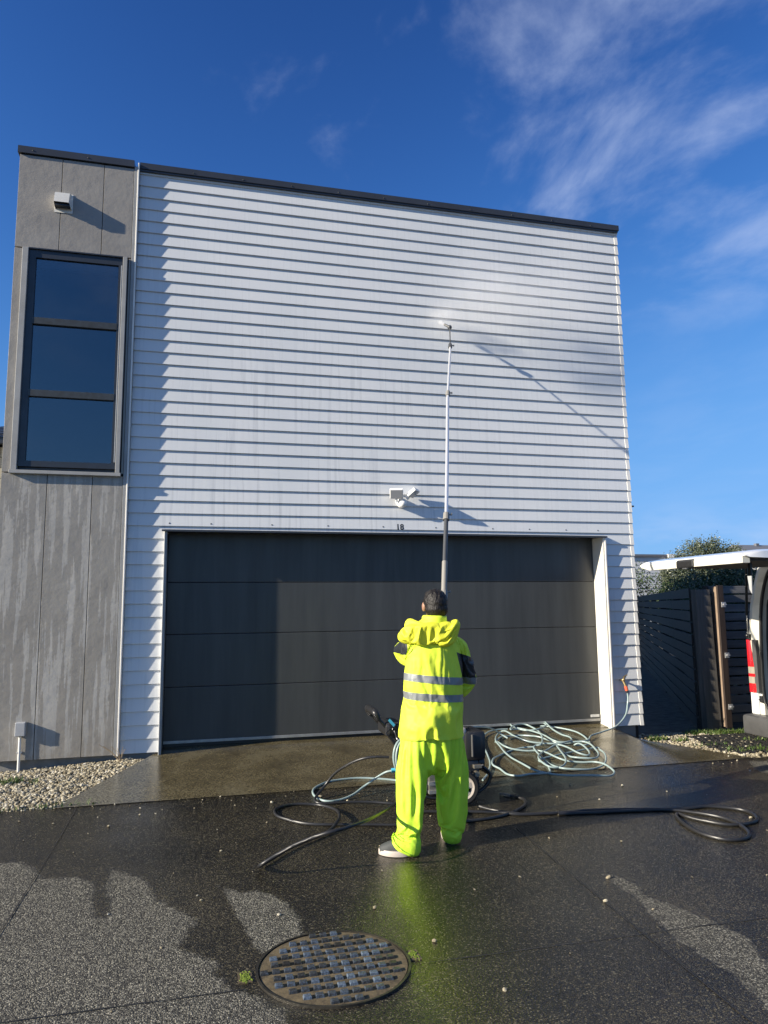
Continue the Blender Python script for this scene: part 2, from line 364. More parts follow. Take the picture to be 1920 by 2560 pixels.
def mat_wood(name, dark, light, axis='x', rough=0.7):
    m = bpy.data.materials.new(name); m.use_nodes = True; t = m.node_tree; b = P_(m)
    g = N('ShaderNodeTexCoord', t).outputs['Object']
    mp_ = N('ShaderNodeMapping', t); mp_.inputs['Scale'].default_value = (1.2, 14, 14) if axis == 'x' else (14, 14, 1.2); t.links.new(g, mp_.inputs[0])
    oi = N('ShaderNodeObjectInfo', t); ad = N('ShaderNodeVectorMath', t, operation='ADD')
    t.links.new(mp_.outputs[0], ad.inputs[0]); sc = N('ShaderNodeVectorMath', t, operation='SCALE'); sc.inputs[0].default_value = (37, 11, 23); t.links.new(oi.outputs['Random'], sc.inputs['Scale']); t.links.new(sc.outputs[0], ad.inputs[1])
    n = N('ShaderNodeTexNoise', t); n.inputs['Scale'].default_value = 1.6; n.inputs['Detail'].default_value = 7; n.inputs['Distortion'].default_value = 0.6; t.links.new(ad.outputs[0], n.inputs[0])
    c = ramp(n.outputs[0], [(0.3, dark), (0.7, light)], t)
    c = mixc(math_('MULTIPLY', oi.outputs['Random'], 0.45, t), c, tuple(0.5*q for q in dark), t)
    t.links.new(c, b.inputs['Base Color']); b.inputs['Roughness'].default_value = rough
    bp = N('ShaderNodeBump', t); bp.inputs['Strength'].default_value = 0.4; bp.inputs['Distance'].default_value = 0.004
    t.links.new(n.outputs[0], bp.inputs['Height']); t.links.new(bp.outputs[0], b.inputs['Normal'])
    return m
def mat_volume(name, density, col=(1, 1, 1), noise=None, aniso=0.2):
    m = bpy.data.materials.new(name); m.use_nodes = True; t = m.node_tree; t.nodes.clear()
    out = N('ShaderNodeOutputMaterial', t); v = N('ShaderNodeVolumePrincipled', t)
    v.inputs['Color'].default_value = (*col, 1); v.inputs['Anisotropy'].default_value = aniso; v.inputs['Density'].default_value = density
    if noise:
        tcn = N('ShaderNodeTexCoord', t); n = N('ShaderNodeTexNoise', t); n.inputs['Scale'].default_value = noise; n.inputs['Detail'].default_value = 4
        t.links.new(tcn.outputs['Object'], n.inputs[0])
        ln = N('ShaderNodeVectorMath', t, operation='LENGTH'); t.links.new(tcn.outputs['Object'], ln.inputs[0])
        fall = ramp(ln.outputs['Value'], [(0.1, (1,)*3), (0.95, (0,)*3)], t, 'EASE')
        d = math_('MULTIPLY', math_('MULTIPLY', ramp(n.outputs[0], [(0.35, (0.1,)*3), (0.7, (1,)*3)], t), fall, t), density, t)
        t.links.new(d, v.inputs['Density'])
    t.links.new(v.outputs[0], out.inputs['Volume']); return m
def mat_glass(name):
    m = bpy.data.materials.new(name); m.use_nodes = True; t = m.node_tree; t.nodes.clear()
    out = N('ShaderNodeOutputMaterial', t); tr = N('ShaderNodeBsdfTransparent', t); gl = N('ShaderNodeBsdfGlossy', t); mx = N('ShaderNodeMixShader', t); fr = N('ShaderNodeFresnel', t)
    tr.inputs[0].default_value = (0.42, 0.47, 0.5, 1); gl.inputs['Roughness'].default_value = 0.015; gl.inputs[0].default_value = (0.9, 0.95, 1, 1); fr.inputs['IOR'].default_value = 2.1
    t.links.new(fr.outputs[0], mx.inputs[0]); t.links.new(tr.outputs[0], mx.inputs[1]); t.links.new(gl.outputs[0], mx.inputs[2]); t.links.new(mx.outputs[0], out.inputs[0])
    return m

M_board = mat_board(); M_panel = mat_panel()
M_white = mat('white_trim', (0.72, 0.70, 0.65), 0.4, nz=(7, 0.08))
M_cream = mat('cream_jamb', (0.62, 0.60, 0.54), 0.45, nz=(5, 0.1))
M_greytrim = mat('grey_lining', (0.30, 0.30, 0.29), 0.45, nz=(6, 0.15))
M_cap = mat('dark_roof_flashing', (0.030, 0.034, 0.042), 0.35, nz=(3, 0.25))
M_black = mat('black_backing', (0.012, 0.012, 0.013), 0.8)
M_frame = mat('dark_aluminium', (0.028, 0.032, 0.040), 0.32, nz=(8, 0.2))
M_transom = mat('weathered_aluminium', (0.036, 0.04, 0.042), 0.4, nz=(20, 0.4))
M_glass = mat_glass('window_glass')
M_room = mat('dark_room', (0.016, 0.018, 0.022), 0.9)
M_blind = mat('roller_blind', (0.80, 0.82, 0.84), 0.8)
M_door = mat('charcoal_door', (0.046, 0.048, 0.047), 0.36, nz=(2.2, 0.22), bump=(30, 0.10, 0.002), stretch=(4.5, 1, 0.35))
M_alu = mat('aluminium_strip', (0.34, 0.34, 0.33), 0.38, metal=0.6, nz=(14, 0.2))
M_foundation = mat('foundation_concrete', (0.20, 0.195, 0.185), 0.8, nz=(6, 0.25), bump=(40, 0.3, 0.004))
M_asphalt = mat_asphalt(); M_apron = mat_concrete_wet()
M_soil = mat('soil', (0.075, 0.065, 0.045), 0.9, nz=(9, 0.5), bump=(30, 0.8, 0.02))
M_stone = mat_random('gravel_stones', [(0, (0.11, 0.09, 0.055)), (0.3, (0.235, 0.20, 0.13)), (0.7, (0.37, 0.325, 0.225)), (0.95, (0.48, 0.44, 0.34)), (1, (0.58, 0.55, 0.48))], 0.75)
M_grass = mat_random('grass_blades', [(0, (0.030, 0.065, 0.010)), (0.6, (0.062, 0.118, 0.018)), (1, (0.15, 0.17, 0.05))], 0.55)
M_leaf = mat_random('hedge_leaves', [(0, (0.014, 0.028, 0.009)), (0.55, (0.030, 0.055, 0.015)), (0.9, (0.055, 0.088, 0.024)), (1, (0.10, 0.13, 0.045))], 0.42)
M_leaf2 = mat_random('tree_leaves', [(0, (0.035, 0.050, 0.028)), (0.5, (0.075, 0.095, 0.052)), (0.9, (0.12, 0.14, 0.08)), (1, (0.20, 0.21, 0.14))], 0.42)
M_bark = mat('bark', (0.07, 0.055, 0.04), 0.9, nz=(20, 0.4), bump=(30, 0.6, 0.01))
M_fencew = mat_wood('weathered_fence', (0.018, 0.014, 0.011), (0.046, 0.037, 0.028))
M_gatew = mat_wood('grey_gate_slats', (0.075, 0.075, 0.077), (0.16, 0.16, 0.158))
M_postw = mat_wood('grey_post', (0.075, 0.068, 0.058), (0.17, 0.155, 0.135), 'z')
M_brown = mat_wood('brown_stile', (0.022, 0.014, 0.011), (0.050, 0.032, 0.024), 'z')
M_sunedge = mat('sunlit_stile_side', (0.23, 0.165, 0.115), 0.7, nz=(9, 0.2))  # paler than the brown stile: sunlight on its left side, painted in
M_galv = mat('galvanised', (0.5, 0.5, 0.5), 0.4, metal=0.7)
M_hose = mat('blue_grey_hose', (0.25, 0.325, 0.32), 0.34, nz=(9, 0.12), spec=0.5)
M_blackhose = mat('black_rubber', (0.017, 0.017, 0.018), 0.38, nz=(18, 0.35))
M_brass = mat('brass', (0.42, 0.32, 0.15), 0.4, metal=0.8, nz=(40, 0.3))
M_orange = mat('orange_plastic', (0.62, 0.10, 0.04), 0.45)
M_bluep = mat('blue_plastic', (0.08, 0.45, 0.62), 0.4)
M_blackp = mat('black_plastic', (0.018, 0.018, 0.019), 0.36, nz=(25, 0.3))
M_steel = mat('steel', (0.42, 0.42, 0.41), 0.3, metal=0.9)
M_cast = mat('engine_casting', (0.26, 0.24, 0.2), 0.4, metal=0.7, nz=(30, 0.3))
M_tyre = mat('tyre_rubber', (0.022, 0.021, 0.020), 0.75, nz=(30, 0.3))
M_cart = mat('black_frame_paint', (0.016, 0.016, 0.017), 0.3)
M_vwhite = mat('white_van_paint', (0.66, 0.67, 0.66), 0.22, coat=0.6)
M_vcream = mat('door_shut_paint', (0.58, 0.565, 0.49), 0.35, nz=(6, 0.06))
M_vgrey = mat('grey_bumper_plastic', (0.060, 0.060, 0.060), 0.55, nz=(10, 0.25))
M_vtrim = mat('interior_trim', (0.075, 0.075, 0.072), 0.7, nz=(8, 0.15))
M_vbrown = mat('brown_trim_insert', (0.05, 0.035, 0.025), 0.7)
M_seal = mat('door_seal', (0.010, 0.010, 0.010), 0.35)
M_red = mat('red_lens', (0.55, 0.012, 0.015), 0.12, coat=1.0)
M_clearlens = mat('clear_lens', (0.30, 0.27, 0.21), 0.15, coat=1.0)
M_lance_al = mat('lance_aluminium', (0.74, 0.75, 0.76), 0.25, metal=0.55)
M_lance_dk = mat('lance_dark_tube', (0.055, 0.058, 0.062), 0.4)
M_lance_gr = mat('lance_grip', (0.22, 0.21, 0.19), 0.6)
M_hivis = mat('yellow_hivis_fabric', (0.66, 0.80, 0.055), 0.6, bump=(38, 0.35, 0.006), nz=(7, 0.05), spec=0.3)
M_hood = mat('yellow_hood_fabric', (0.74, 0.74, 0.045), 0.6, bump=(38, 0.35, 0.006), nz=(9, 0.08), spec=0.3)
M_hivist = mat('lime_hivis_fabric', (0.50, 0.76, 0.045), 0.58, bump=(32, 0.35, 0.006), nz=(7, 0.06), spec=0.3)
M_navy = mat('dark_jacket_panel', (0.018, 0.022, 0.026), 0.5, bump=(38, 0.3, 0.005))
M_silver = mat('silver_reflective_tape', (0.22, 0.235, 0.235), 0.42, metal=0.25, bump=(70, 0.3, 0.003))
M_skin = mat('skin', (0.30, 0.16, 0.10), 0.5, nz=(30, 0.1))
M_hair = mat('black_hair', (0.009, 0.007, 0.006), 0.48, nz=(90, 0.5), bump=(260, 0.8, 0.004), stretch=(1, 1, .35), spec=0.35)
M_shoe = mat('grey_shoe_fabric', (0.045, 0.05, 0.05), 0.7, bump=(120, 0.3, 0.002))
M_sole = mat('pale_shoe_rubber', (0.50, 0.44, 0.38), 0.5)
def mat_lug():
    m = bpy.data.materials.new('cast_iron_sky_tint'); m.use_nodes = True; t = m.node_tree; b = P_(m)
    oi = N('ShaderNodeObjectInfo', t); g = N('ShaderNodeNewGeometry', t).outputs['Position']
    n = N('ShaderNodeTexNoise', t); n.inputs['Scale'].default_value = 5; n.inputs['Detail'].default_value = 3; t.links.new(g, n.inputs[0])
    f = N('ShaderNodeTexNoise', t); f.inputs['Scale'].default_value = 130; f.inputs['Detail'].default_value = 3; t.links.new(g, f.inputs[0])
    v = math_('ADD', math_('MULTIPLY', oi.outputs['Random'], 0.35, t), math_('ADD', math_('MULTIPLY', n.outputs[0], 0.9, t), math_('MULTIPLY', math_('SUBTRACT', f.outputs[0], 0.5, t), 0.7, t), t), t)
    t.links.new(ramp(v, [(0.42, (0.030, 0.028, 0.024)), (0.60, (0.055, 0.062, 0.070)), (0.78, (0.10, 0.135, 0.185)), (0.95, (0.20, 0.25, 0.31))], t), b.inputs['Base Color'])  # bluish tones paint the sky's reflection into the iron
    b.inputs['Roughness'].default_value = 0.38; b.inputs['Metallic'].default_value = 0.35
    bp = N('ShaderNodeBump', t); bp.inputs['Strength'].default_value = 0.7; bp.inputs['Distance'].default_value = 0.003
    t.links.new(f.outputs[0], bp.inputs['Height']); t.links.new(bp.outputs[0], b.inputs['Normal'])
    return m
M_iron = mat_lug()
M_rust = mat('rusty_iron', (0.095, 0.072, 0.038), 0.85, nz=(13, 0.85), bump=(60, 0.6, 0.004))
M_rim = mat('dark_iron_rim', (0.028, 0.025, 0.019), 0.45, metal=0.2, nz=(20, 0.5), bump=(60, 0.5, 0.003))
M_moss = mat('moss', (0.12, 0.17, 0.012), 0.8, nz=(60, 0.5), bump=(90, 1.0, 0.01))
M_meter = mat('grey_pvc', (0.36, 0.37, 0.38), 0.45, nz=(12, 0.08))
M_roofmetal = mat('ribbed_roof_metal', (0.05, 0.055, 0.065), 0.4)
M_block = mat('cream_blockwork', (0.42, 0.38, 0.28), 0.85, nz=(12, 0.15))
M_light = mat('light_housing', (0.80, 0.80, 0.78), 0.35)
M_lens = mat('floodlight_lens', (0.33, 0.34, 0.36), 0.15)
M_num = mat('black_numeral', (0.012, 0.012, 0.012), 0.4)
M_twig = mat('dry_twig', (0.28, 0.21, 0.13), 0.8)
M_grid = mat('black_paving_grid', (0.014, 0.014, 0.014), 0.5)
M_badge = mat('door_badge_plate', (0.5, 0.5, 0.48), 0.35)
M_distw = mat('pale_distant_cladding', (0.55, 0.56, 0.57), 0.6)
M_distr = mat('grey_distant_roof', (0.13, 0.135, 0.15), 0.6)

# measured paths on the ground (metres)
D = {'A': [[4.72,-0.449],[4.59,-0.479],[4.46,-0.481],[4.379,-0.438],[4.317,-0.343],[4.253,-0.246],[4.183,-0.175],[4.112,-0.103],[4.001,-0.096],[3.911,-0.122],[3.829,-0.192],[3.728,-0.311]],'B': [[3.724,-0.378],[3.735,-0.524],[3.799,-0.601],[3.909,-0.66],[4.009,-0.705],[4.053,-0.812],[4.087,-0.962],[4.154,-1.045],[4.279,-1.104],[4.374,-1.146],[4.424,-1.234],[4.43,-1.351],[4.414,-1.441],[4.331,-1.525],[4.215,-1.544],[4.078,-1.524],[3.945,-1.471],[3.831,-1.368],[3.763,-1.297],[3.699,-1.261],[3.677,-1.15],[3.674,-0.995],[3.67,-0.832],[3.674,-0.664],[3.69,-0.515],[3.721,-0.337],[3.816,-0.132],[3.936,0.035]],'H': [[3.951,-0.071],[3.964,-0.274],[4.028,-0.41],[4.152,-0.501],[4.286,-0.567],[4.392,-0.575],[4.493,-0.515],[4.551,-0.36],[4.519,-0.24],[4.507,-0.059],[4.558,0.222],[4.663,0.588],[4.694,0.855],[4.603,0.916],[4.418,0.727],[4.231,0.438],[4.12,0.169],[4.152,0.101],[4.192,0.031],[4.249,-0.129],[4.29,-0.31],[4.311,-0.438],[4.363,-0.503],[4.472,-0.537],[4.574,-0.584],[4.61,-0.67],[4.596,-0.796],[4.554,-0.936],[4.464,-1.061],[4.37,-1.111],[4.261,-1.067],[4.215,-0.976],[4.221,-0.846],[4.257,-0.64]],'J': [[4.188,-0.863],[4.129,-1.063],[4.056,-1.183],[3.953,-1.248],[3.869,-1.221],[3.854,-1.098],[3.891,-0.97],[3.991,-0.824],[4.132,-0.704],[4.269,-0.616],[4.319,-0.741],[4.344,-0.919],[4.42,-0.97],[4.488,-0.874],[4.517,-0.73],[4.503,-0.649]],'G': [[4.477,-0.605],[4.599,-0.616],[4.686,-0.539],[4.728,-0.451],[4.761,-0.287],[4.738,-0.134],[4.648,0.036],[4.539,0.184],[4.397,0.273],[4.265,0.288],[4.115,0.139]],'E': [[4.274,0.368],[4.435,0.514],[4.531,0.454],[4.549,0.279],[4.512,0.094],[4.43,-0.014],[4.299,-0.08],[4.208,-0.047],[4.144,0.025],[4.036,0.001],[4.142,0.118],[4.277,0.155],[4.326,0.067],[4.324,-0.084],[4.259,-0.304],[4.167,-0.504],[4.1,-0.596]],'I': [[4.044,-0.585],[3.991,-0.676],[3.955,-0.912],[3.945,-1.071],[3.953,-1.205],[3.992,-1.302],[4.108,-1.339],[4.247,-1.323],[4.398,-1.251],[4.497,-1.159],[4.594,-0.992],[4.635,-0.829],[4.613,-0.723]],'Cc': [[3.933,-0.955],[3.924,-1.067],[3.877,-1.233],[3.823,-1.31],[3.751,-1.35],[3.622,-1.344],[3.518,-1.332],[3.446,-1.251],[3.429,-1.121],[3.397,-1.028],[3.471,-0.863],[3.601,-0.723],[3.776,-0.596],[3.915,-0.56],[4.029,-0.582]],'L1': [[2.276,-1.613,0.22],[2.222,-1.581,0.2],[2.161,-1.509,0.14],[2.067,-1.474,0.07],[1.961,-1.534,0.03],[1.853,-1.578,0.012],[1.745,-1.599,0.012],[1.675,-1.525,0.012],[1.651,-1.381,0.012],[1.687,-1.249,0.012],[1.801,-1.134,0.012],[1.93,-1.09,0.012],[2.097,-1.08,0.012],[2.252,-1.126,0.012],[2.4,-1.197,0.012],[2.502,-1.279,0.012]],'K1': [[2.195,-1.813,0.38],[2.099,-1.776,0.38],[1.997,-1.728,0.36],[1.903,-1.638,0.3],[1.813,-1.513,0.2],[1.747,-1.453,0.1],[1.671,-1.5,0.04],[1.639,-1.566,0.02],[1.659,-1.624,0.012],[1.751,-1.646,0.012],[1.898,-1.658,0.012],[2.076,-1.7,0.012],[2.231,-1.772,0.012],[2.358,-1.78,0.012]],'K2': [[2.215,-2.276,0.012],[2.116,-2.257,0.012],[1.989,-2.218,0.012],[1.796,-2.164,0.012],[1.601,-2.115,0.012],[1.476,-2.053,0.012],[1.386,-1.959,0.012],[1.315,-1.858,0.012],[1.299,-1.747,0.012],[1.336,-1.659,0.012],[1.427,-1.614,0.012],[1.535,-1.618,0.012],[1.671,-1.683,0.012],[1.754,-1.873,0.03],[1.742,-2.087,0.05],[1.693,-2.208,0.04],[1.601,-2.319,0.02],[1.455,-2.432,0.02],[1.316,-2.556,0.02],[1.18,-2.723,0.02],[1.116,-2.801,0.02],[1.094,-2.881,0.04],[1.102,-2.965,0.08],[1.182,-2.987,0.13],[1.287,-3.023,0.19],[1.391,-3.069,0.24],[1.493,-3.117,0.28],[1.611,-3.086,0.29],[1.748,-2.984,0.29],[1.883,-2.793,0.27],[2.085,-2.483,0.24],[2.285,-2.168,0.21],[2.27,-2.36,0.36],[2.33,-2.33,0.75],[2.473,-2.378,1.214]],'R1': [[2.385,-2.015],[2.621,-2.074],[2.813,-2.123],[2.967,-2.182],[3.096,-2.258],[3.339,-2.297],[3.653,-2.304],[3.962,-2.359],[4.252,-2.445],[4.402,-2.55],[4.522,-2.707],[4.533,-2.9],[4.453,-3.08],[4.334,-3.154],[4.212,-3.129],[4.144,-2.996],[4.149,-2.82],[4.21,-2.623],[4.271,-2.551],[4.295,-2.646],[4.399,-2.818],[4.512,-2.885],[4.688,-2.858],[4.778,-2.776],[4.819,-2.646],[4.763,-2.543],[4.604,-2.449],[4.422,-2.453],[4.022,-2.4],[3.704,-2.362],[3.393,-2.321]],'R2': [[2.545,-2.29],[2.632,-2.304],[2.842,-2.288],[3.033,-2.218],[3.207,-2.088],[3.288,-1.953],[3.263,-1.857],[3.217,-1.803]],'R3': [[2.876,-2.005],[2.978,-2.155],[3.102,-2.245]],'D1': [[-0.831,-2.312],[-0.485,-2.299],[-0.377,-2.3],[-0.278,-2.43],[-0.15,-2.637],[-0.078,-2.656],[0.006,-2.642],[0.13,-2.782],[0.159,-3.056],[0.195,-3.266],[0.274,-3.288],[0.279,-3.191],[0.223,-2.922],[0.222,-2.687],[0.189,-2.552],[0.25,-2.619],[0.388,-2.755],[0.469,-2.919],[0.494,-3.061],[0.585,-3.233],[0.652,-3.311],[0.725,-3.485],[0.666,-3.594],[0.663,-3.791],[0.748,-3.845],[0.81,-3.923],[0.828,-4.057],[0.876,-4.19],[0.915,-4.188],[1.008,-4.325],[1.082,-4.405],[1.058,-4.564],[0.991,-4.988],[-0.088,-4.7]],'D2': [[0.853,-2.999],[0.97,-3.144],[1.057,-3.145],[1.153,-3.238],[1.209,-3.36],[1.238,-3.529],[1.25,-3.682],[1.227,-3.798],[1.171,-3.816],[1.101,-3.846],[1.044,-3.91],[1.0,-3.819],[0.973,-3.66],[0.95,-3.527],[0.914,-3.259]],'D3': [[3.102,-3.428],[3.167,-3.494],[3.194,-3.657],[3.145,-3.788],[3.202,-3.887],[3.245,-4.03],[3.298,-4.192],[3.331,-4.293],[3.315,-4.419],[3.23,-4.614],[3.123,-4.936],[2.912,-5.152],[2.966,-4.908],[2.986,-4.821],[3.027,-4.595],[2.996,-4.434],[3.009,-4.271],[3.028,-4.118],[3.044,-3.975],[3.098,-3.803],[3.085,-3.627]],'D4': [[5.931,-1.358],[6.755,-1.329],[5.989,-2.097],[5.843,-1.804],[5.798,-1.662]],'lance': [[3.366,-0.2,4.49],[3.3,-0.389,4.285],[3.231,-0.574,4.071],[3.155,-0.753,3.851],[3.08,-0.928,3.622],[3.007,-1.098,3.386],[2.942,-1.263,3.143],[2.879,-1.423,2.891],[2.817,-1.578,2.632],[2.756,-1.728,2.366],[2.695,-1.874,2.091],[2.631,-2.014,1.81],[2.57,-2.15,1.52],[2.533,-2.233,1.338],[2.496,-2.316,1.156],[2.463,-2.398,0.974],[2.444,-2.448,0.865]],'W1': [[3.279,-0.724,0.3],[3.476,-0.597,0.26],[3.659,-0.387,0.18],[3.816,-0.189,0.08],[3.898,-0.236,0.03]],'W2': [[4.044,0.095,0.03],[3.923,0.095,0.03],[3.788,0.028,0.03],[3.672,-0.112,0.02],[3.562,-0.384,0.02],[3.485,-0.678,0.02],[3.416,-0.915,0.02],[3.348,-1.07,0.02],[3.253,-1.242,0.02],[3.152,-1.383,0.02]]}
# ================================================================== the setting
def sheet(name, xs, ys, zf, material, **props):
    vs_ = [(x, y, zf(x, y)) for y in ys for x in xs]; n = len(xs)
    fs = [(j*n+i, j*n+i+1, (j+1)*n+i+1, (j+1)*n+i) for j in range(len(ys)-1) for i in range(n-1)]
    me = bpy.data.meshes.new(name); me.from_pydata(vs_, [], fs); me.polygons.foreach_set('use_smooth', [True]*len(fs))
    return setp(link_mesh(name, me, material), **props)
MB().add([(-900, -900, -.42), (900, -900, -.42), (900, 900, -.42), (-900, 900, -.42)], [(0, 1, 2, 3)]).build('ground', M_soil, kind='structure')

def axis(pairs):
    out = []
    for a, b, st in pairs:
        n = max(1, round((b-a)/st)); out += [a+(b-a)*i/n for i in range(n)]
    return out+[pairs[-1][1]]
xs = axis([(-14, -2.2, 1.0), (-2.2, 7.0, .03), (7.0, 20, 1.0)]); ys = axis([(-22, -5.8, 1.2), (-5.8, -1.25, .03)])
drive = sheet('driveway', xs, ys, zg, M_asphalt, kind='structure')
def sdist(P, poly):
    """signed distance to a polygon, positive inside"""
    poly = np.array([q[:2] for q in poly]); d = np.full(len(P), 1e9); ins = np.zeros(len(P), bool)
    for i in range(len(poly)):
        a, b = poly[i], poly[(i+1) % len(poly)]; ab = b-a
        t = np.clip(((P-a)@ab)/max(1e-9, ab@ab), 0, 1); d = np.minimum(d, np.linalg.norm(P-a-t[:, None]*ab, axis=1))
        c = (a[1] > P[:, 1]) != (b[1] > P[:, 1])
        with np.errstate(divide='ignore', invalid='ignore'):
            xx = (b[0]-a[0])*(P[:, 1]-a[1])/(b[1]-a[1])+a[0]
        ins ^= c & (P[:, 0] < xx)
    return np.where(ins, d, -d)
co = np.array([v.co for v in drive.data.vertices]); XY = co[:, :2]
dry = np.zeros(len(XY))
for k, soft in (('D1', .10), ('D2', .07), ('D3', .06), ('D4', .1)):
    dry = np.maximum(dry, np.clip(0.5+sdist(XY, D[k])/(2*soft), 0, 1))
a_ = drive.data.attributes.new('dry', 'FLOAT', 'POINT'); a_.data.foreach_set('value', dry)
# runnel of standing water that drains from the worker's feet past the manhole
px_ = np.interp(XY[:, 1], [-5.7, -4.2, -2.9, -2.6], [1.62, 1.79, 1.99, 2.05]); wd = np.interp(XY[:, 1], [-5.7, -4.2, -2.9], [.26, .17, .12])
film = np.clip(1.3-np.abs(XY[:, 0]-px_+.03*np.sin(XY[:, 1]*7))/wd, 0, 1)*(XY[:, 1] < -2.55)*(1-dry)
for fx, fy, fr in ((5.3, -1.5, .35), (4.9, -1.75, .25), (2.9, -2.55, .3), (.35, -1.6, .3), (.1, -2.0, .25), (3.9, -2.3, .3)):
    film = np.maximum(film, .7*np.clip(1.2-np.hypot((XY[:, 0]-fx)*.6, XY[:, 1]-fy)/fr, 0, 1))
a_ = drive.data.attributes.new('film', 'FLOAT', 'POINT'); a_.data.foreach_set('value', film)
jt = np.zeros(len(XY))
a_ = drive.data.attributes.new('joint', 'FLOAT', 'POINT'); a_.data.foreach_set('value', jt)
# saw-cut joints: narrow dark seams laid in the surface
for name, (p, q) in (('a', ((-.28, -5.6), (-.19, -1.27))), ('b', ((-4, -4.205), (.93, -4.205))), ('c', ((1.76, -4.19), (6.9, -4.21))), ('d', ((2.96, -2.5), (2.80, -5.6)))):
    n = 60; P = [Vector((p[0]+(q[0]-p[0])*i/n, p[1]+(q[1]-p[1])*i/n, 0)) for i in range(n+1)]
    t = (P[-1]-P[0]).normalized(); s = Vector((-t.y, t.x, 0)); vs_ = []
    for i, c in enumerate(P):
        w = .0028*(0.6+0.9*rng.random()); j = .004*(rng.random()-.5)
        for sg in (-1, 1): e = c+s*(sg*w+j); vs_.append((e.x, e.y, zg(e.x, e.y)+.004))
    setp(MB().add(vs_, [(2*i, 2*i+2, 2*i+3, 2*i+1) for i in range(n)]).build('driveway_joint', M_black), kind='structure')

# apron: flares from the garage opening to the driveway
def apron():
    ys_ = axis([(-1.262, .30, .05)]); vs_ = []; nx = 90
    for y in ys_:
        t = min(max(-y/1.25, 0), 1); xl = .30-.66*t if y < 0 else .36; xr = 5.615+.46*t if y < 0 else 5.29
        for i in range(nx+1):
            x = xl+(xr-xl)*i/nx; vs_.append((x, y, zg(x, max(y, -1.2499))+.004))
    n = nx+1
    fs = [(j*n+i, j*n+i+1, (j+1)*n+i+1, (j+1)*n+i) for j in range(len(ys_)-1) for i in range(nx)]
    me = bpy.data.meshes.new('concrete_apron'); me.from_pydata(vs_, [], fs); me.polygons.foreach_set('use_smooth', [True]*len(fs))
    setp(link_mesh('concrete_apron', me, M_apron), kind='structure')
    MB().box(-.30, 6.05, -1.2565, -1.2455, -.2, -.1455).build('apron_joint', M_black, kind='structure')
apron()

# loose gravel on the left, against the wall
def zleft(x, y):
    zw = -.05-.06*min(max((.1-x)/1.13, 0), 3); t = min(max(-y/1.24, 0), 1)
    return zw*(1-t)+(-.158)*t
def apron_left(y): return .30-.66*min(max(-y/1.25, 0), 1)
sheet('gravel_bed', axis([(-7, .32, .12)]), axis([(-1.255, .05, .1)]), lambda x, y: zleft(x, y)-.012-(.12 if x > apron_left(y)-.03 else 0), M_soil, kind='structure')
ico = bmesh.new(); bmesh.ops.create_icosphere(ico, subdivisions=1, radius=1)
ICO_V = np.array([v.co for v in ico.verts]); ICO_F = np.array([[v.index for v in f.verts] for f in ico.faces]); ico.free()
def stones(name, pts, rmin, rmax, material, sink=.3, **props):
    V = []; F = []
    for i, (x, y, z) in enumerate(pts):
        r = rmin+(rmax-rmin)*rng.random()**1.6
        sc = r*np.array([1+.5*rng.random(), .7+.4*rng.random(), .5+.35*rng.random()])
        v = ICO_V*(1+.24*(rng.random((len(ICO_V), 1))-.5))*sc
        a = rng.random()*6.283; b = (rng.random()-.5)*1.2; ca, sa, cb, sb = math.cos(a), math.sin(a), math.cos(b), math.sin(b)
        R = np.array([[ca, -sa, 0], [sa, ca, 0], [0, 0, 1]])@np.array([[cb, 0, sb], [0, 1, 0], [-sb, 0, cb]])
        V.append(v@R.T+np.array([x, y, z+sc[2]*(1-2*sink)])); F.append(ICO_F+i*len(ICO_V))
    me = bpy.data.meshes.new(name); me.from_pydata(np.vstack(V).tolist(), [], np.vstack(F).tolist())
    me.polygons.foreach_set('use_smooth', [False]*len(me.polygons))
    return setp(link_mesh(name, me, material), **props)
pts = []
while len(pts) < 10500:
    x = -2.1+2.4*rng.random(); y = -1.25*rng.random()
    if x > apron_left(y)+.008 or (x > .12 and y > -.06): continue
    pts.append((x, y, zleft(x, y)-.006+.014*rng.random()))
stones('gravel', pts, .0075, .0175, M_stone, kind='stuff')
# strays on the driveway and apron
pts = [(x, y, zg(x, y)) for x, y in [(5.55, -1.33), (5.85, -1.30), (5.72, -1.62), (6.0, -1.55), (5.9, -1.12), (4.3, -1.75), (3.6, -1.9), (3.9, -2.05), (4.75, -2.75), (2.6, -3.35), (3.1, -3.5), (1.85, -4.0), (1.66, -3.55), (2.0, -4.5), (1.15, -3.5), (.75, -3.2), (-.55, -1.5), (-.3, -1.6), (.1, -1.75), (.3, -1.55), (1.3, -1.5), (1.7, -1.45), (1.9, -1.6), (2.9, -3.8)]]
for i in range(100):
    x = -1.2+7.2*rng.random(); y = -1.3-3.3*rng.random()**1.7; pts.append((x, y, zg(x, y)))
for i in range(40):
    x = -.8+3*rng.random(); y = -1.26-.35*rng.random()**2; pts.append((x, y, zg(x, y)))
stones('loose_stones', pts[:24], .008, .013, M_stone, sink=.1, kind='stuff')
stones('stray_chips', pts[24:], .003, .0075, M_stone, sink=.1, kind='stuff')

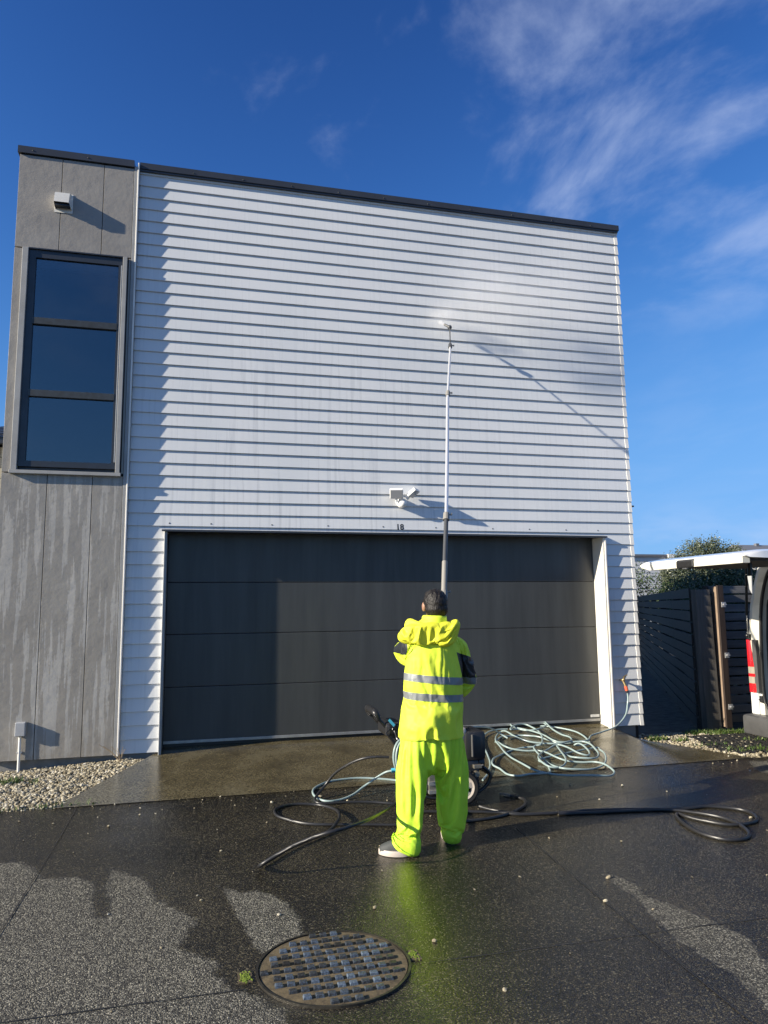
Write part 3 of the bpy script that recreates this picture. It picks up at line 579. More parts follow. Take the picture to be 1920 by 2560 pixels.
# ground right of the house: grass, gravel and a paving grid
def apron_right(y): return 5.615+.46*min(max(-y/1.25, 0), 1)
def zyard(x, y): return -.155-.012*min(max(y+1, 0), 3)-.02*min(max((x-6)/3, 0), 1)
sheet('yard', axis([(5.55, 9, .12), (9, 40, 1.5)]), axis([(-1.245, 1, .12), (1, 60, 1.5)]), lambda x, y: zyard(x, y)-.012-(.3 if x < apron_right(y)-.02 and y < 0 else 0), M_soil, kind='structure')
pts = []
while len(pts) < 5200:
    x = 5.6+2.6*rng.random(); y = -1.22+1.5*rng.random()
    if x < apron_right(y)+.015: continue
    pts.append((x, y, zyard(x, y)-.006+.012*rng.random()))
stones('gravel', pts, .008, .019, M_stone, kind='stuff')
g = MB()
for i in range(34):
    for j in range(15):
        x = 6.05+.075*i+(.037 if j % 2 else 0); y = -1.02+.085*j
        if x < apron_right(y)+.12 or y > -.05+.0*(x) or (x-6.0) < (-.75-y)*-.35: continue
        z = zyard(x, y)+.008
        for k in range(6):
            a0, a1 = math.pi/3*k+.5, math.pi/3*(k+1)+.5
            if k > 2 and rng.random() < .3: continue
            p = (x+.043*math.cos(a0), y+.043*math.sin(a0)); q = (x+.043*math.cos(a1), y+.043*math.sin(a1))
            dx, dy = q[0]-p[0], q[1]-p[1]; l = math.hypot(dx, dy); nx_, ny_ = -dy/l*.003, dx/l*.003
            h0 = z+.012+.008*rng.random()
            g.add([(p[0]-nx_, p[1]-ny_, z-.02), (q[0]-nx_, q[1]-ny_, z-.02), (q[0]+nx_, q[1]+ny_, z-.02), (p[0]+nx_, p[1]+ny_, z-.02), (p[0]-nx_, p[1]-ny_, h0), (q[0]-nx_, q[1]-ny_, h0), (q[0]+nx_, q[1]+ny_, h0), (p[0]+nx_, p[1]+ny_, h0)],
                  [(4, 5, 6, 7), (0, 1, 5, 4), (1, 2, 6, 5), (2, 3, 7, 6), (3, 0, 4, 7)])
g.build('paving_grid', M_grid, kind='stuff')
def blades(pts, h0, h1, material, name='grass', **props):
    V = []; F = []
    for x, y, z in pts:
        a = rng.random()*6.283; h = h0+(h1-h0)*rng.random(); w = .0035+.003*rng.random(); lx, ly = math.cos(a), math.sin(a); b = a+1.57
        bx, by = math.cos(b)*w, math.sin(b)*w; l = h*(.2+.7*rng.random()); n = len(V)
        V += [(x-bx, y-by, z), (x+bx, y+by, z), (x+lx*l*.4+bx*.7, y+ly*l*.4+by*.7, z+h*.65), (x+lx*l*.4-bx*.7, y+ly*l*.4-by*.7, z+h*.65), (x+lx*l, y+ly*l, z+h)]
        F += [(n, n+1, n+2, n+3), (n+3, n+2, n+4)]
    me = bpy.data.meshes.new(name); me.from_pydata(V, [], F); return setp(link_mesh(name, me, material), **props)
gp = []
def tuft(cx, cy, rx, ry, n, zf):
    for i in range(n):
        a = rng.random()*6.283; r = math.sqrt(rng.random()); x = cx+rx*r*math.cos(a); y = cy+ry*r*math.sin(a); gp.append((x, y, zf(x, y)-.01))
tuft(-.88, -.42, .14, .07, 190, zleft); tuft(-1.25, -.5, .12, .10, 160, zleft); tuft(-.66, -.5, .05, .04, 30, zleft)
for i in range(10): tuft(-.9+.09*i, -1.23, .05, .02, 10, zleft)
tuft(5.80, -.10, .13, .07, 230, zyard); tuft(6.0, -.22, .1, .05, 60, zyard); tuft(6.25, -.9, .25, .12, 110, zyard); tuft(6.5, -.95, .2, .12, 120, zyard); tuft(6.15, -.55, .2, .1, 60, zyard)
for i in range(46): tuft(6.45+.055*i*.9, .12-.012*i+.1*rng.random(), .12, .09, 90, zyard)
for i in range(26): tuft(6.6+1.2*rng.random(), -1.1+.7*rng.random(), .10, .08, 34, zyard)
blades(gp, .02, .075, M_grass, kind='stuff')

# ================================================================== the house
S = 0.13
house = thing('house', 'two storey house with white weatherboards, grey panelled tower and wide garage door', 'house', (2.3, 0, 0))
# --- carcass behind the cladding
b = MB()
b.box(-1.12, 5.655, .45, 7.8, -.40, 6.0)
b.box(-1.12, .345, .06, .4499, -.40, 2.55); b.box(-1.12, -1.05, .06, .4499, 2.551, 6.0); b.box(-.10, 5.655, .06, .4499, 2.25, 6.0)
b.box(-1.049, -.101, .06, .4499, 5.02, 6.0); b.box(5.30, 5.655, .06, .4499, -.40, 2.249)
b.build('carcass', M_black, house)
MB().box(-1.176, -1.121, -.015, 7.8, 0.0, 6.0).build('side_wall', M_panel, house)
MB().box(5.656, 5.688, .035, 7.8, 0.0, 6.0).build('side_wall', M_board, house)
MB().box(-1.10, .345, .03, .059, -.45, .012).build('foundation', M_foundation, house)
MB().box(5.285, 5.60, .03, .059, -.45, .012).build('foundation', M_foundation, house)
MB().box(-1.176, 5.69, -.02, 7.85, 6.001, 6.03).build('roof', M_cap, house)
# --- weatherboards: every board is one piece
def board(x0, x1, z0, z1, k):
    sl = .016/S; j = .0010*(rng.random()-.5)
    yf = lambda z: j+sl*(z-k*S)
    c = .003
    prof = [(yf(z0)+c*.9, z0), (yf(z0)+.0145, z0), (yf(z1)+.0145, z1), (yf(z1), z1), (yf(z0), z0+c)]
    return MB().prism(prof, x0, x1).build('weatherboard', M_board, house)
TOP = 6.026; OPL, OPR, OPZ = .345, 5.285, 2.176
XR = 5.652
for k in range(47):
    z0, z1 = k*S, min((k+1)*S+.022, TOP)
    if k < 16:
        board(-.012, OPL, z0, z1, k); board(OPR+.016, XR, z0, z1, k)
    elif k == 16:
        board(-.012, OPL, z0, z1, k); board(OPL+.0005, OPR+.0155, OPZ, z1, k); board(OPR+.016, XR, z0, z1, k)
    else: board(-.012, XR, z0, z1, k)
    # pressed metal soaker that covers the board end at the corner
    sl = .016/S; yf = lambda z: -.0045+sl*(z-k*S)
    zt = min((k+1)*S-.004, TOP-.004); zb = k*S-.003
    MB().prism([(yf(zb), zb), (yf(zb)+.012, zb), (yf(zt)+.012, zt), (yf(zt), zt)], 5.648, 5.692).build('corner_soaker', M_white, house)
# --- tower cladding (front face at y = -0.04)
YT = -.04
def panel(x0, x1, z0, z1): return MB().cbox(x0+.003, x1-.003, YT, YT+.022, z0+.003, z1-.003, .0018).build('cladding_panel', M_panel, house)
MB().box(-1.176, -1.05, -.012, .0595, 0.0, 6.0).box(-.095, -.013, -.012, .0595, 0.0, 6.0).box(-1.0499, -.0951, -.012, .0595, 0.0, 2.70).box(-1.0499, -.0951, -.012, .0595, 5.0, 6.0).build('panel_backing', M_black, house)
for x0, x1 in ((-1.176, -.765), (-.765, -.360), (-.360, -.064)): panel(x0, x1, 5.003, 6.005)
panel(-1.176, -1.075, 2.705, 4.997); panel(-.090, -.064, 2.72, 4.997)
for x0, x1 in ((-1.176, -.763), (-.763, -.350), (-.350, -.064)): panel(x0, x1, 0.0, 2.698)
MB().cbox(-.063, -.031, YT-.004, .03, -.004, 6.03, .002).build('corner_flashing', M_greytrim, house)
MB().cbox(-.030, -.013, YT-.012, .034, -.010, 6.072, .005).build('corner_flashing', M_white, house)
# --- roof edge flashings
MB().prism([(-.062, 6.012), (-.058, 6.088), (.2, 6.10), (.2, 6.012)], -1.192, -.064).build('roof_flashing', M_cap, house)
MB().prism([(-.030, 6.024), (-.026, 6.094), (.2, 6.105), (.2, 6.024)], -.011, 5.702).build('roof_flashing', M_cap, house)
for i in range(13):
    x = -1.05+.53*i; y = -.064 if x < -.06 else -.032
    MB().ball((x, y, 6.045), .007, .005, .007, 8, 6).build('roof_screw', M_transom, house)
# --- tower window
win = MB().box(-1.035, -.140, -.052, -.012, 4.905, 4.985).box(-1.035, -.140, -.052, -.012, 2.765, 2.822).box(-1.035, -.968, -.052, -.012, 2.8225, 4.9045).box(-.182, -.140, -.052, -.012, 2.8225, 4.9045).build('window', M_frame, house)
MB().cbox(-.975, -.175, -.060, -.02, 4.207, 4.276, .003).build('transom', M_transom, win); MB().cbox(-.975, -.175, -.060, -.02, 3.466, 3.534, .003).build('transom', M_transom, win)
for z0, z1 in ((2.815, 3.47), (3.53, 4.21), (4.27, 4.91)):
    MB().box(-.972, -.178, -.030, -.026, z0, z1).build('pane', M_glass, win)
MB().cbox(-1.092, -1.036, -.078, -.012, 2.725, 4.992, .003).build('lining', M_greytrim, win)
MB().cbox(-.139, -.097, -.078, -.012, 2.725, 4.992, .003).build('lining', M_greytrim, win)
MB().cbox(-1.10, -.085, -.088, -.012, 2.690, 2.724, .003).build('sill', M_greytrim, win)
MB().box(-1.0355, -.1395, -.072, -.012, 4.986, 4.9985).build('head', M_frame, win)
MB().box(-1.034, -.141, -.0115, .0, 2.725, 2.764).build('sill_liner', M_frame, win)
MB().cbox(-.155, -.1435, -.070, -.0525, 2.83, 4.90, .002).build('frame_glint_strip', M_alu, win)  # added pale strip: paints the sun's glint along the dark frame
MB().box(-.965, -.185, -.022, .0, 4.815, 4.905).build('blind', M_blind, win)
MB().box(-1.045, -.105, .40, .44, 2.6, 5.0).build('room_back', M_room, win)
# --- garage door with its frame
gd = MB().box(.372, 5.262, .245, .262, .02, 2.17).build('garage_door', M_black, house)
zs = [.062, .590, 1.118, 1.648, 2.168]
for i in range(4):
    MB().cbox(.376, 5.258, .205, .2445, zs[i]+.0018, zs[i+1]-.0018, .005).build('door_panel', M_door, gd)
MB().cbox(.380, 5.254, .198, .240, .036, .065, .002).build('bottom_rail', M_alu, gd)
MB().box(.374, 5.260, .212, .238, .006, .0355).build('rubber_seal', M_seal, gd)
MB().cbox(5.135, 5.245, .1975, .206, .082, .112, .0015).build('badge', M_badge, gd)
MB().box(.3465, .3715, -.028, .30, -.06, 2.16).build('door_jamb', M_greytrim, house)  # cream jamb given grey, so its shade is in the colour
MB().cbox(.3455, .352, -.034, .03, -.02, 2.168, .001).build('door_jamb_edge', M_white, house)
MB().box(5.2630, 5.2845, -.028, .30, -.06, 2.16).build('door_jamb', M_cream, house)
MB().cbox(5.285, 5.2995, -.038, .03, -.014, 2.168, .001).build('door_jamb_edge', M_white, house)
MB().prism([(-.052, 2.152), (-.052, 2.170), (.03, 2.180), (.03, 2.176), (-.046, 2.166), (-.046, 2.152)], .322, 5.312).build('head_flashing', M_cap, house)
MB().box(.3720, 5.2625, -.025, .30, 2.162, 2.174).build('door_head', M_frame, house)
for x in (.391, .800, 1.421, 2.015, 2.619+.003, 3.224, 3.9, 4.35, 4.811, 5.224):
    MB().ball((x, .0045, 2.240), .008, .006, .008, 8, 6).build('screw', M_transom, house)

MB().cbox(5.692, 5.735, .02, .05, 2.535, 2.552, .003).build('wall_bracket', M_cap, house)
# ------------------------------------------------------------------ fittings on the wall
vent = thing('vent_hood', 'pale metal wall vent hood with dark grille above the tower window', 'vent hood', (-.735, -.04, 5.55))
MB().add([(-.815, -.041, 5.615), (-.657, -.041, 5.615), (-.805, -.150, 5.575), (-.664, -.150, 5.575), (-.812, -.152, 5.475), (-.672, -.152, 5.475), (-.815, -.041, 5.445), (-.657, -.041, 5.445)],
         [(0, 2, 3, 1), (2, 4, 5, 3), (0, 6, 4, 2), (1, 3, 5, 7)]).build('hood', M_white, vent)
MB().box(-.822, -.650, -.046, -.0405, 5.415, 5.622).build('wall_plate', M_white, vent)
for i in range(5): MB().box(-.802, -.670, -.128+.017*i, -.119+.017*i, 5.452+.002*i, 5.466).build('grille_bar', M_frame, vent)
MB().box(-.806, -.666, -.140, -.047, 5.468, 5.472).build('grille_back', M_black, vent)

jb = thing('junction_box', 'small grey electrical box on a conduit low on the tower', 'junction box', (-.87, -.04, .28))
MB().cbox(-.922, -.832, -.095, -.041, .226, .352, .006).build('box', M_meter, jb)
MB().cbox(-.918, -.836, -.101, -.0955, .230, .348, .003).build('lid', M_meter, jb)
MB().cyl((-.88, -.062, .226), (-.88, -.062, -.14), .0125, n=12).build('conduit', M_white, jb)
MB().cbox(-.902, -.858, -.072, -.0405, .072, .084, .002).build('conduit_clip', M_meter, jb)

fl = thing('floodlight', 'white twin head floodlight mounted above the garage door', 'floodlight', (2.83, 0, 2.53))
MB().cyl((2.835, .012, 2.505), (2.835, -.035, 2.505), .058, .05, 20).ball((2.835, -.045, 2.497), .047, .04, .045).build('base', M_light, fl, True)
def lamp_head(c, yaw, pit):
    R = Matrix.Rotation(yaw, 4, 'Z') @ Matrix.Rotation(pit, 4, 'X'); T = Matrix.Translation(Vector(c))
    def tr(mb): mb.v = [tuple(T @ R @ Vector(v)) for v in mb.v]; return mb
    h = tr(MB().cbox(-.072, .072, -.10, .012, -.012, .026, .006)).build('lamp_head', M_light, fl)
    tr(MB().box(-.063, .063, -.092, .004, -.0155, -.0125)).build('lens', M_lens, h)
    tr(MB().cyl((0, .01, .006), (0, .055, .0), .014)).build('arm', M_light, h)
lamp_head((2.755, -.075, 2.555), -.25, math.radians(-58)); lamp_head((2.915, -.078, 2.575), .95, math.radians(-38))
MB().tube([(2.80, -.03, 2.53), (2.79, -.06, 2.56), (2.83, -.05, 2.575), (2.88, -.05, 2.565)], .009).build('bracket', M_light, fl, True)

def digit_mesh(ch, size):
    cu = bpy.data.curves.new('digit', 'FONT'); cu.body = ch; cu.size = size; cu.extrude = .0022; cu.resolution_u = 6; cu.offset = .0028
    o = bpy.data.objects.new('digit', cu); COL.objects.link(o); dg = bpy.context.evaluated_depsgraph_get()
    me = bpy.data.meshes.new_from_object(o.evaluated_get(dg)); bpy.data.objects.remove(o); return me
num = thing('house_number', 'black numerals 18 on the board above the garage door', 'house number', (2.772, .004, 2.2135))
for ch, dx in (('1', -.004), ('8', .041)):
    o = link_mesh('digit', digit_mesh(ch, .086), M_num, num); o.rotation_euler = (math.pi/2-.137, 0, 0); o.location = (dx, -.003, 0)

tap = thing('garden_tap', 'brass garden tap with orange hose connector on the right wall', 'tap', (5.43, 0, .49))
MB().cyl((5.425, .02, .515), (5.425, -.06, .515), .011).cyl((5.425, -.045, .515), (5.445, -.065, .44), .014).ball((5.425, -.05, .52), .019).build('tap_body', M_brass, tap, True)
MB().cyl((5.425, -.052, .52), (5.432, -.075, .565), .006).tube([(5.405, -.075, .552), (5.432, -.077, .567), (5.462, -.075, .578)], .0065).build('tap_handle', M_brass, tap, True)
MB().cyl((5.443, -.062, .452), (5.450, -.072, .400), .019, .018).build('hose_connector', M_orange, tap)
MB().cyl((5.450, -.072, .400), (5.452, -.076, .375), .014).build('hose_collar', M_blackp, tap)
# ================================================================== manhole
MHX, MHY, MHR = 1.336, -4.105, .352
mz = zg(MHX, MHY)+.004
mh = thing('manhole_cover', 'round cast iron manhole cover with raised square lugs set in the driveway', 'manhole cover', (MHX, MHY, mz))
def disc(r0, r1, z0, z1, n=64):
    b = MB(); vs_ = []
    for r, z in ((r0, z0), (r0, z1), (r1, z1), (r1, z0)):
        for k in range(n): vs_.append((MHX+r*math.cos(6.28318*k/n), MHY+r*math.sin(6.28318*k/n), z))
    fs = [(a*n+k, ((a+1) % 4)*n+k, ((a+1) % 4)*n+(k+1) % n, a*n+(k+1) % n) for a in range(4) for k in range(n)]
    return b.add(vs_, fs)
disc(.341, MHR, mz-.02, mz+.005).build('rim', M_rim, mh)
disc(.0, .3355, mz-.02, mz+.001).build('plate', M_rust, mh)
disc(.3358, .3408, mz-.02, mz-.004).build('gap', M_black, mh)
lug = bmesh.new(); bmesh.ops.create_cube(lug, size=1); bmesh.ops.scale(lug, vec=(.037, .031, .013), verts=lug.verts)
for v in lug.verts:
    if v.co.z > 0: v.co.x *= .86; v.co.y *= .86
bmesh.ops.bevel(lug, geom=[e for e in lug.edges if all(v.co.z > 0 for v in e.verts)], offset=.002, segments=1, affect='EDGES')
lme = bpy.data.meshes.new('lug'); lug.to_mesh(lme); lug.free(); lme.materials.append(M_iron)
for i in range(-7, 8):
    for j in range(-6, 7):
        x = .0525*i+.001; y = .0615*j
        if math.hypot(x, y) > .314: continue
        o = bpy.data.objects.new('lug', lme); COL.objects.link(o); o.parent = mh; o.location = (x, y, .0055+.0012*(rng.random()-.5)); o.rotation_euler = (0.04*(rng.random()-.5), .04*(rng.random()-.5), .06*(rng.random()-.5))
for sx, m_ in ((-.398, M_moss), (.375, M_moss)):
    MB().box(MHX+sx-.030, MHX+sx+.030, MHY-.048, MHY+.048, mz-.02, mz+.001).build('lifting_slot', M_rust, mh)
    bm = MB(); 
    for q in range(150 if sx < 0 else 60): bm.ball((MHX+sx+.011*rng.normal(), MHY-.005+.020*rng.normal(), mz+.001+.002*rng.random()), .003+.003*rng.random(), rz=.003, n=5, m=4)
    bm.build('moss', m_, mh)

# ================================================================== hoses
def lay(pts, lift=.012):
    return [(q[0], q[1], zg(q[0], q[1])+(q[2] if len(q) > 2 else lift)) for q in pts]
def hose_obj(name, runs, r, material, label, cat, group=None, ripple=0.0):
    b = MB()
    for k, run in enumerate(runs):
        sp = spline(run, 7)
        if ripple: sp = [p+Vector((ripple*math.sin(i*.5+k), ripple*math.cos(i*.37), 0)) for i, p in enumerate(sp)]
        b.tube(sp, r, 9)
    o = b.build(name, material, smooth=True); o['label'] = label; o['category'] = cat
    if group: o['group'] = group
    return o
chain = []; lv = 0
for k in ('A', 'B', 'H', 'J', 'G', 'E', 'I', 'Cc'):
    lv = {'A': .0, 'B': .014, 'H': .030, 'J': .030, 'G': .004, 'E': .034, 'I': .016, 'Cc': .004}[k]
    for i, q in enumerate(D[k]): chain.append((q[0], q[1], zg(q[0], q[1])+.014+lv+.010*math.sin(i*1.3+len(k))+.004))
tapend = [(5.452, -.076, .380), (5.452, -.082, .32), (5.437, -.09, .25), (5.390, -.125, .155), (5.300, -.17, .085), (5.18, -.225, .035), (5.01, -.268, .002), (4.822, -.343, -.018)]
w1 = lay(D['W1']); w2 = lay(D['W2'])
hose_obj('garden_hose', [tapend+chain, w1, w2], .0088, M_hose, 'long blue grey garden hose heaped in loops in front of the garage door', 'hose', 'garden hoses')
hose_obj('garden_hose', [lay(D['L1'])], .0092, M_hose, 'blue grey hose bending in one loop to the left of the pressure washer', 'hose', 'garden hoses')
l1 = lay(D['L1'])[0]
cn = thing('hose_connector', 'bright blue plastic hose connector behind the left trouser leg', 'hose connector', l1)
MB().cyl((l1[0]-.012, l1[1], l1[2]), (l1[0]+.045, l1[1]-.01, l1[2]+.008), .019, .017).build('collar', M_bluep, cn)
MB().cyl((l1[0]+.045, l1[1]-.01, l1[2]+.008), (l1[0]+.075, l1[1]-.015, l1[2]+.012), .012).build('spigot', M_blackp, cn)
hose_obj('pressure_hose', [lay(D['K1'])], .0105, M_blackhose, 'black rubber hose arching down from the pressure washer to the wet driveway', 'hose', 'black pressure hoses')
hose_obj('pressure_hose', [lay(D['K2'])], .0112, M_blackhose, 'black hose looped beside the left leg and rising in a long arc towards the lance', 'hose', 'black pressure hoses')
hose_obj('pressure_hose', [lay(D['R1'])], .0125, M_blackhose, 'black hose stretched to the right and ending in an open double coil', 'hose', 'black pressure hoses')
ph = hose_obj('pressure_hose', [lay(D['R2'])], .0120, M_blackhose, 'short black hose with a metal coupling curling back beside the cart wheel', 'hose', 'black pressure hoses')
e1, e2 = Vector(lay(D['R2'])[-1]), Vector(lay(D['R2'])[-2]); dd = (e1-e2).normalized()
MB().cyl(e1-dd*.01, e1+dd*.05, .014, n=10).cyl(e1+dd*.05, e1+dd*.085, .010, n=10).build('coupling', M_steel, ph)
hose_obj('hose_offcut', [lay(D['R3'])], .012, M_blackhose, 'short straight end of dark hose lying beside the wheel', 'hose')

# ================================================================== pressure washer
pw = thing('pressure_washer', 'black petrol pressure washer on a wheeled cart behind the worker', 'pressure washer', (2.62, -1.75, zg(2.6, -1.75)))
gz = zg(2.7, -1.8)
def wheel(y0):
    c = Vector((2.765, y0, gz+.137))
    prof = [(.085, -.030), (.118, -.032), (.134, -.018), (.137, 0), (.134, .018), (.118, .032), (.085, .030)]
    n = 40; vs_ = []
    for k in range(n):
        a = 6.28318*k/n
        for q in prof: vs_.append((c.x+q[0]*math.cos(a), c.y+q[1], c.z+q[0]*math.sin(a)))
    m = len(prof); fs = [(k*m+i, k*m+(i+1) % m, ((k+1) % n)*m+(i+1) % m, ((k+1) % n)*m+i) for k in range(n) for i in range(m)]
    w = MB().add(vs_, fs); 
    for k in range(28):
        a = 6.28318*k/28; ca, sa = math.cos(a), math.sin(a)
        w.add([(c.x+rr*ca-s*.004*sa, c.y+yy, c.z+rr*sa+s*.004*ca) for yy in (-.026, .026) for rr in (.130, .141) for s in (-1, 1)], [(0, 1, 3, 2), (4, 6, 7, 5), (0, 2, 6, 4), (1, 5, 7, 3), (2, 3, 7, 6)])
    wo_ = w.build('wheel', M_tyre, pw)
    r = MB(); vs_ = []; fs = []
    for k in range(n):
        a = 6.28318*k/n
        for rr, yy in ((.066, -.022), (.090, -.032), (.090, .02)): vs_.append((c.x+rr*math.cos(a), c.y+yy, c.z+rr*math.sin(a)))
    fs = [(k*3+i, k*3+i+1, ((k+1) % n)*3+i+1, ((k+1) % n)*3+i) for k in range(n) for i in range(2)]; r.add(vs_, fs)
    for k in range(5):
        a = 6.28318*k/5+.3; ca, sa = math.cos(a), math.sin(a); t = Vector((-sa, 0, ca)); rad = Vector((ca, 0, sa))
        q = [c+rad*.018+t*.016, c+rad*.018-t*.016, c+rad*.072-t*.024, c+rad*.072+t*.024]
        r.add([(v.x, v.y-.026, v.z) for v in q]+[(v.x, v.y-.010, v.z) for v in q], [(0, 1, 2, 3), (7, 6, 5, 4), (0, 4, 5, 1), (1, 5, 6, 2), (2, 6, 7, 3), (3, 7, 4, 0)])
    r.build('rim', M_sole, wo_)
    MB().cyl((c.x, c.y-.034, c.z), (c.x, c.y+.03, c.z), .022, n=16).build('hub', M_blackp, wo_)
    return c
c1 = wheel(-1.93); c2 = wheel(-1.52)
MB().cyl((c1.x, -1.96, c1.z), (c1.x, -1.49, c1.z), .009).build('axle', M_steel, pw)
fb = MB()
for y in (-1.86, -1.59):
    fb.tube(spline([(2.10, y, .50), (2.22, y, .36), (2.36, y, .16), (2.42, y, -.06), (2.52, y, -.13), (2.70, y, -.13), (2.90, y, -.12), (3.0, y, -.06), (3.03, y, .02), (2.97, y, .08)], 6), .014, 10)
fb.tube([(2.42, -1.86, -.06), (2.42, -1.59, -.06)], .013).tube([(2.72, -1.86, -.13), (2.72, -1.59, -.13)], .013).tube([(3.03, -1.86, .02), (3.03, -1.59, .02)], .013)
fb.tube([(2.47, -1.84, -.10), (2.47, -1.84, gz+.01)], .014).tube([(2.47, -1.61, -.10), (2.47, -1.61, gz+.01)], .014)
fb.build('frame', M_cart, pw, True)
MB().box(2.45, 2.95, -1.87, -1.58, -.118, -.108).build('base_plate', M_cart, pw)
MB().box(2.50, 2.60, -1.89, -1.60, -.03, -.005).box(2.50, 2.60, -1.89, -1.60, -.095, -.070).build('pump_rail', M_alu, pw)
hd = MB().tube(spline([(2.10, -1.86, .50), (2.075, -1.86, .545), (2.07, -1.80, .555), (2.07, -1.65, .555), (2.075, -1.59, .545), (2.10, -1.59, .50)], 6), .027, 12).build('handle_grip', M_blackp, pw, True)
MB().cbox(2.15, 2.30, -1.90, -1.60, .36, .47, .03).build('control_panel', M_blackp, pw)
MB().add([(2.165, -1.905, .49), (2.21, -1.905, .44), (2.225, -1.905, .455), (2.18, -1.905, .505)], [(0, 1, 2, 3)]).build('label_plate', M_bluep, pw)
hk = MB().tube(spline([(2.20, -1.905, .43), (2.215, -1.93, .40), (2.222, -1.94, .365), (2.232, -1.955, .348), (2.243, -1.945, .362)], 5), .006).tube(spline([(2.22, -1.905, .44), (2.17, -1.93, .425), (2.14, -1.94, .40), (2.148, -1.95, .385), (2.165, -1.945, .392)], 5), .0045).build('hose_hook', M_cart, pw, True)
eng = MB().cbox(2.80, 2.985, -1.92, -1.62, .14, .375, .035).build('engine_cover', M_blackp, pw, True)
for i in range(7): MB().box(2.985, 2.990, -1.86+.03*i, -1.85+.03*i, .19, .33).build('vent_slot', M_seal, eng)
MB().cyl((2.86, -1.925, .18), (2.86, -1.925, .35), .010).build('fuel_pipe', M_vgrey, eng)
MB().cbox(2.60, 2.83, -1.90, -1.62, .30, .405, .03).build('fuel_tank', M_sole, pw, True)
MB().cyl((2.86, -1.80, .375), (2.86, -1.80, .392), .022, n=14).build('tank_cap', M_blackp, pw)
MB().cbox(2.66, 2.93, -1.90, -1.64, -.09, .15, .03).build('engine_block', M_blackp, pw, True)
MB().cyl((2.95, -1.77, .10), (3.0, -1.77, .10), .062, .058, 20).build('recoil_starter', M_blackp, pw, True)
MB().cbox(2.865, 2.935, -1.935, -1.90, .085, .115, .004).cyl((2.89, -1.94, .045), (2.89, -1.90, .045), .022, n=12).cyl((2.925, -1.93, .105), (2.945, -1.93, .11), .009).build('carburettor', M_cast, pw)
MB().cbox(2.50, 2.66, -1.86, -1.66, -.09, .07, .015).build('pump', M_cast, pw)
MB().cyl((2.58, -1.87, .06), (2.58, -1.87, .12), .018).build('pressure_gauge', M_steel, pw)
rl = MB()
c = Vector((2.262, -1.955, .225)); n = 40; ring = []
for k in range(n+1):
    a = 6.28318*k/n; ring.append((c.x+.072*math.sin(a)*1.05, c.y+.03*math.sin(a), c.z+.125*math.cos(a)))
for k in range(n+1):
    a = 6.28318*k/n+6.28318; ring.append((c.x+.010+.070*math.sin(a), c.y-.02+.03*math.sin(a), c.z-.008+.128*math.cos(a)))
o = rl.tube(ring, .0088, 9).build('hose_loop', M_hose, smooth=True); o['label'] = 'pale hose loop hanging from the washer handle hook'; o['category'] = 'hose'; o['group'] = 'garden hoses'

# ================================================================== lance
LP = [Vector(p) for p in D['lance']]; LS = spline(LP, 8)
Ln = thing('spray_lance', 'very long telescopic spray lance raised from the worker towards the wall', 'spray lance', LP[-1])
def lpos(t):
    i = min(int(t), len(LP)-2); return LS[min(int(round(t*8)), len(LS)-1)]
def lseg(t0, t1): return LS[int(round(t0*8)):int(round(t1*8))+1]
# control points lie at image heights: 0 tip .. 12 behind the head
MB().tube(lseg(0.0, 1.65), .0065, 8).build('nozzle_rod', M_lance_dk, Ln)
MB().tube(lseg(1.6, 4.85), .0125, 12).build('tube_section', M_lance_al, Ln, True)
MB().tube(lseg(4.75, 9.95), .0155, 12).build('tube_section', M_lance_al, Ln, True)
MB().tube(lseg(9.9, 11.4), .0185, 12).build('tube_section', M_lance_dk, Ln, True)
MB().tube(lseg(11.3, 12.35), .0225, 12).build('grip', M_lance_gr, Ln, True)
MB().tube(lseg(12.35, 16), .0235, 12).build('grip', M_lance_dk, Ln, True)
def clamp(t, r, m_):
    a = LS[int(t*8)]; b_ = LS[min(int(t*8)+2, len(LS)-1)]; d = (b_-a).normalized(); cb = MB().cyl(a-d*.035, a+d*.035, r, r*1.08, 12)
    s = d.cross(Vector((0, 1, 0))).normalized()
    if s.x < 0: s = -s
    cb.tube([a-d*.03+s*r, a+s*(r+.022)-d*.035, a+s*(r+.02)-d*.05], .007, 6).build('clamp', m_, Ln)
clamp(1.65, .020, M_lance_dk); clamp(4.8, .021, M_lance_gr); clamp(9.92, .026, M_lance_gr); clamp(12.35, .028, M_lance_gr)
tip = LP[0]
MB().ball(tip, .026, .026, .026).cyl(tip, tip+Vector((-.045, .05, .05)), .017, .012).build('nozzle', M_lance_dk, Ln, True)

# water: the jet and the mist that drifts along the wall
jd = Vector((-.11, .155, .13)).normalized(); j0 = tip+Vector((-.035, .04, .04))
sd = jd.cross(Vector((0, 0, 1))).normalized(); up = sd.cross(jd)
jm = MB(); vs_ = []
for i in range(7):
    t = i/6; p = j0+jd*(.10*t)
    for k in range(12):
        a = 6.28318*k/12; vs_.append(p+(sd*math.cos(a)*(.010+.020*t)+up*math.sin(a)*(.010+.014*t)))
jm.add(vs_, [(i*12+k, i*12+(k+1) % 12, (i+1)*12+(k+1) % 12, (i+1)*12+k) for i in range(6) for k in range(12)]+[tuple(range(11, -1, -1)), tuple(range(72, 84))])
o = jm.build('water_jet', mat_volume('water_jet_spray', 34.0), kind='stuff')
def mist(c, r, dens, nz):
    me = MB().ball((0, 0, 0), 1, n=24, m=14).mesh('spray_mist'); o = link_mesh('spray_mist', me, mat_volume('mist', dens, noise=nz)); o.location = c; o.scale = r; return setp(o, kind='stuff')
mist((3.78, -.34, 4.86), (.98, .26, .64), 1.7, 2.6)
mist((4.55, -.36, 4.95), (1.05, .27, .80), .85, 2.0)
mist((3.33, -.13, 4.66), (.30, .12, .20), 5.5, 2.4)

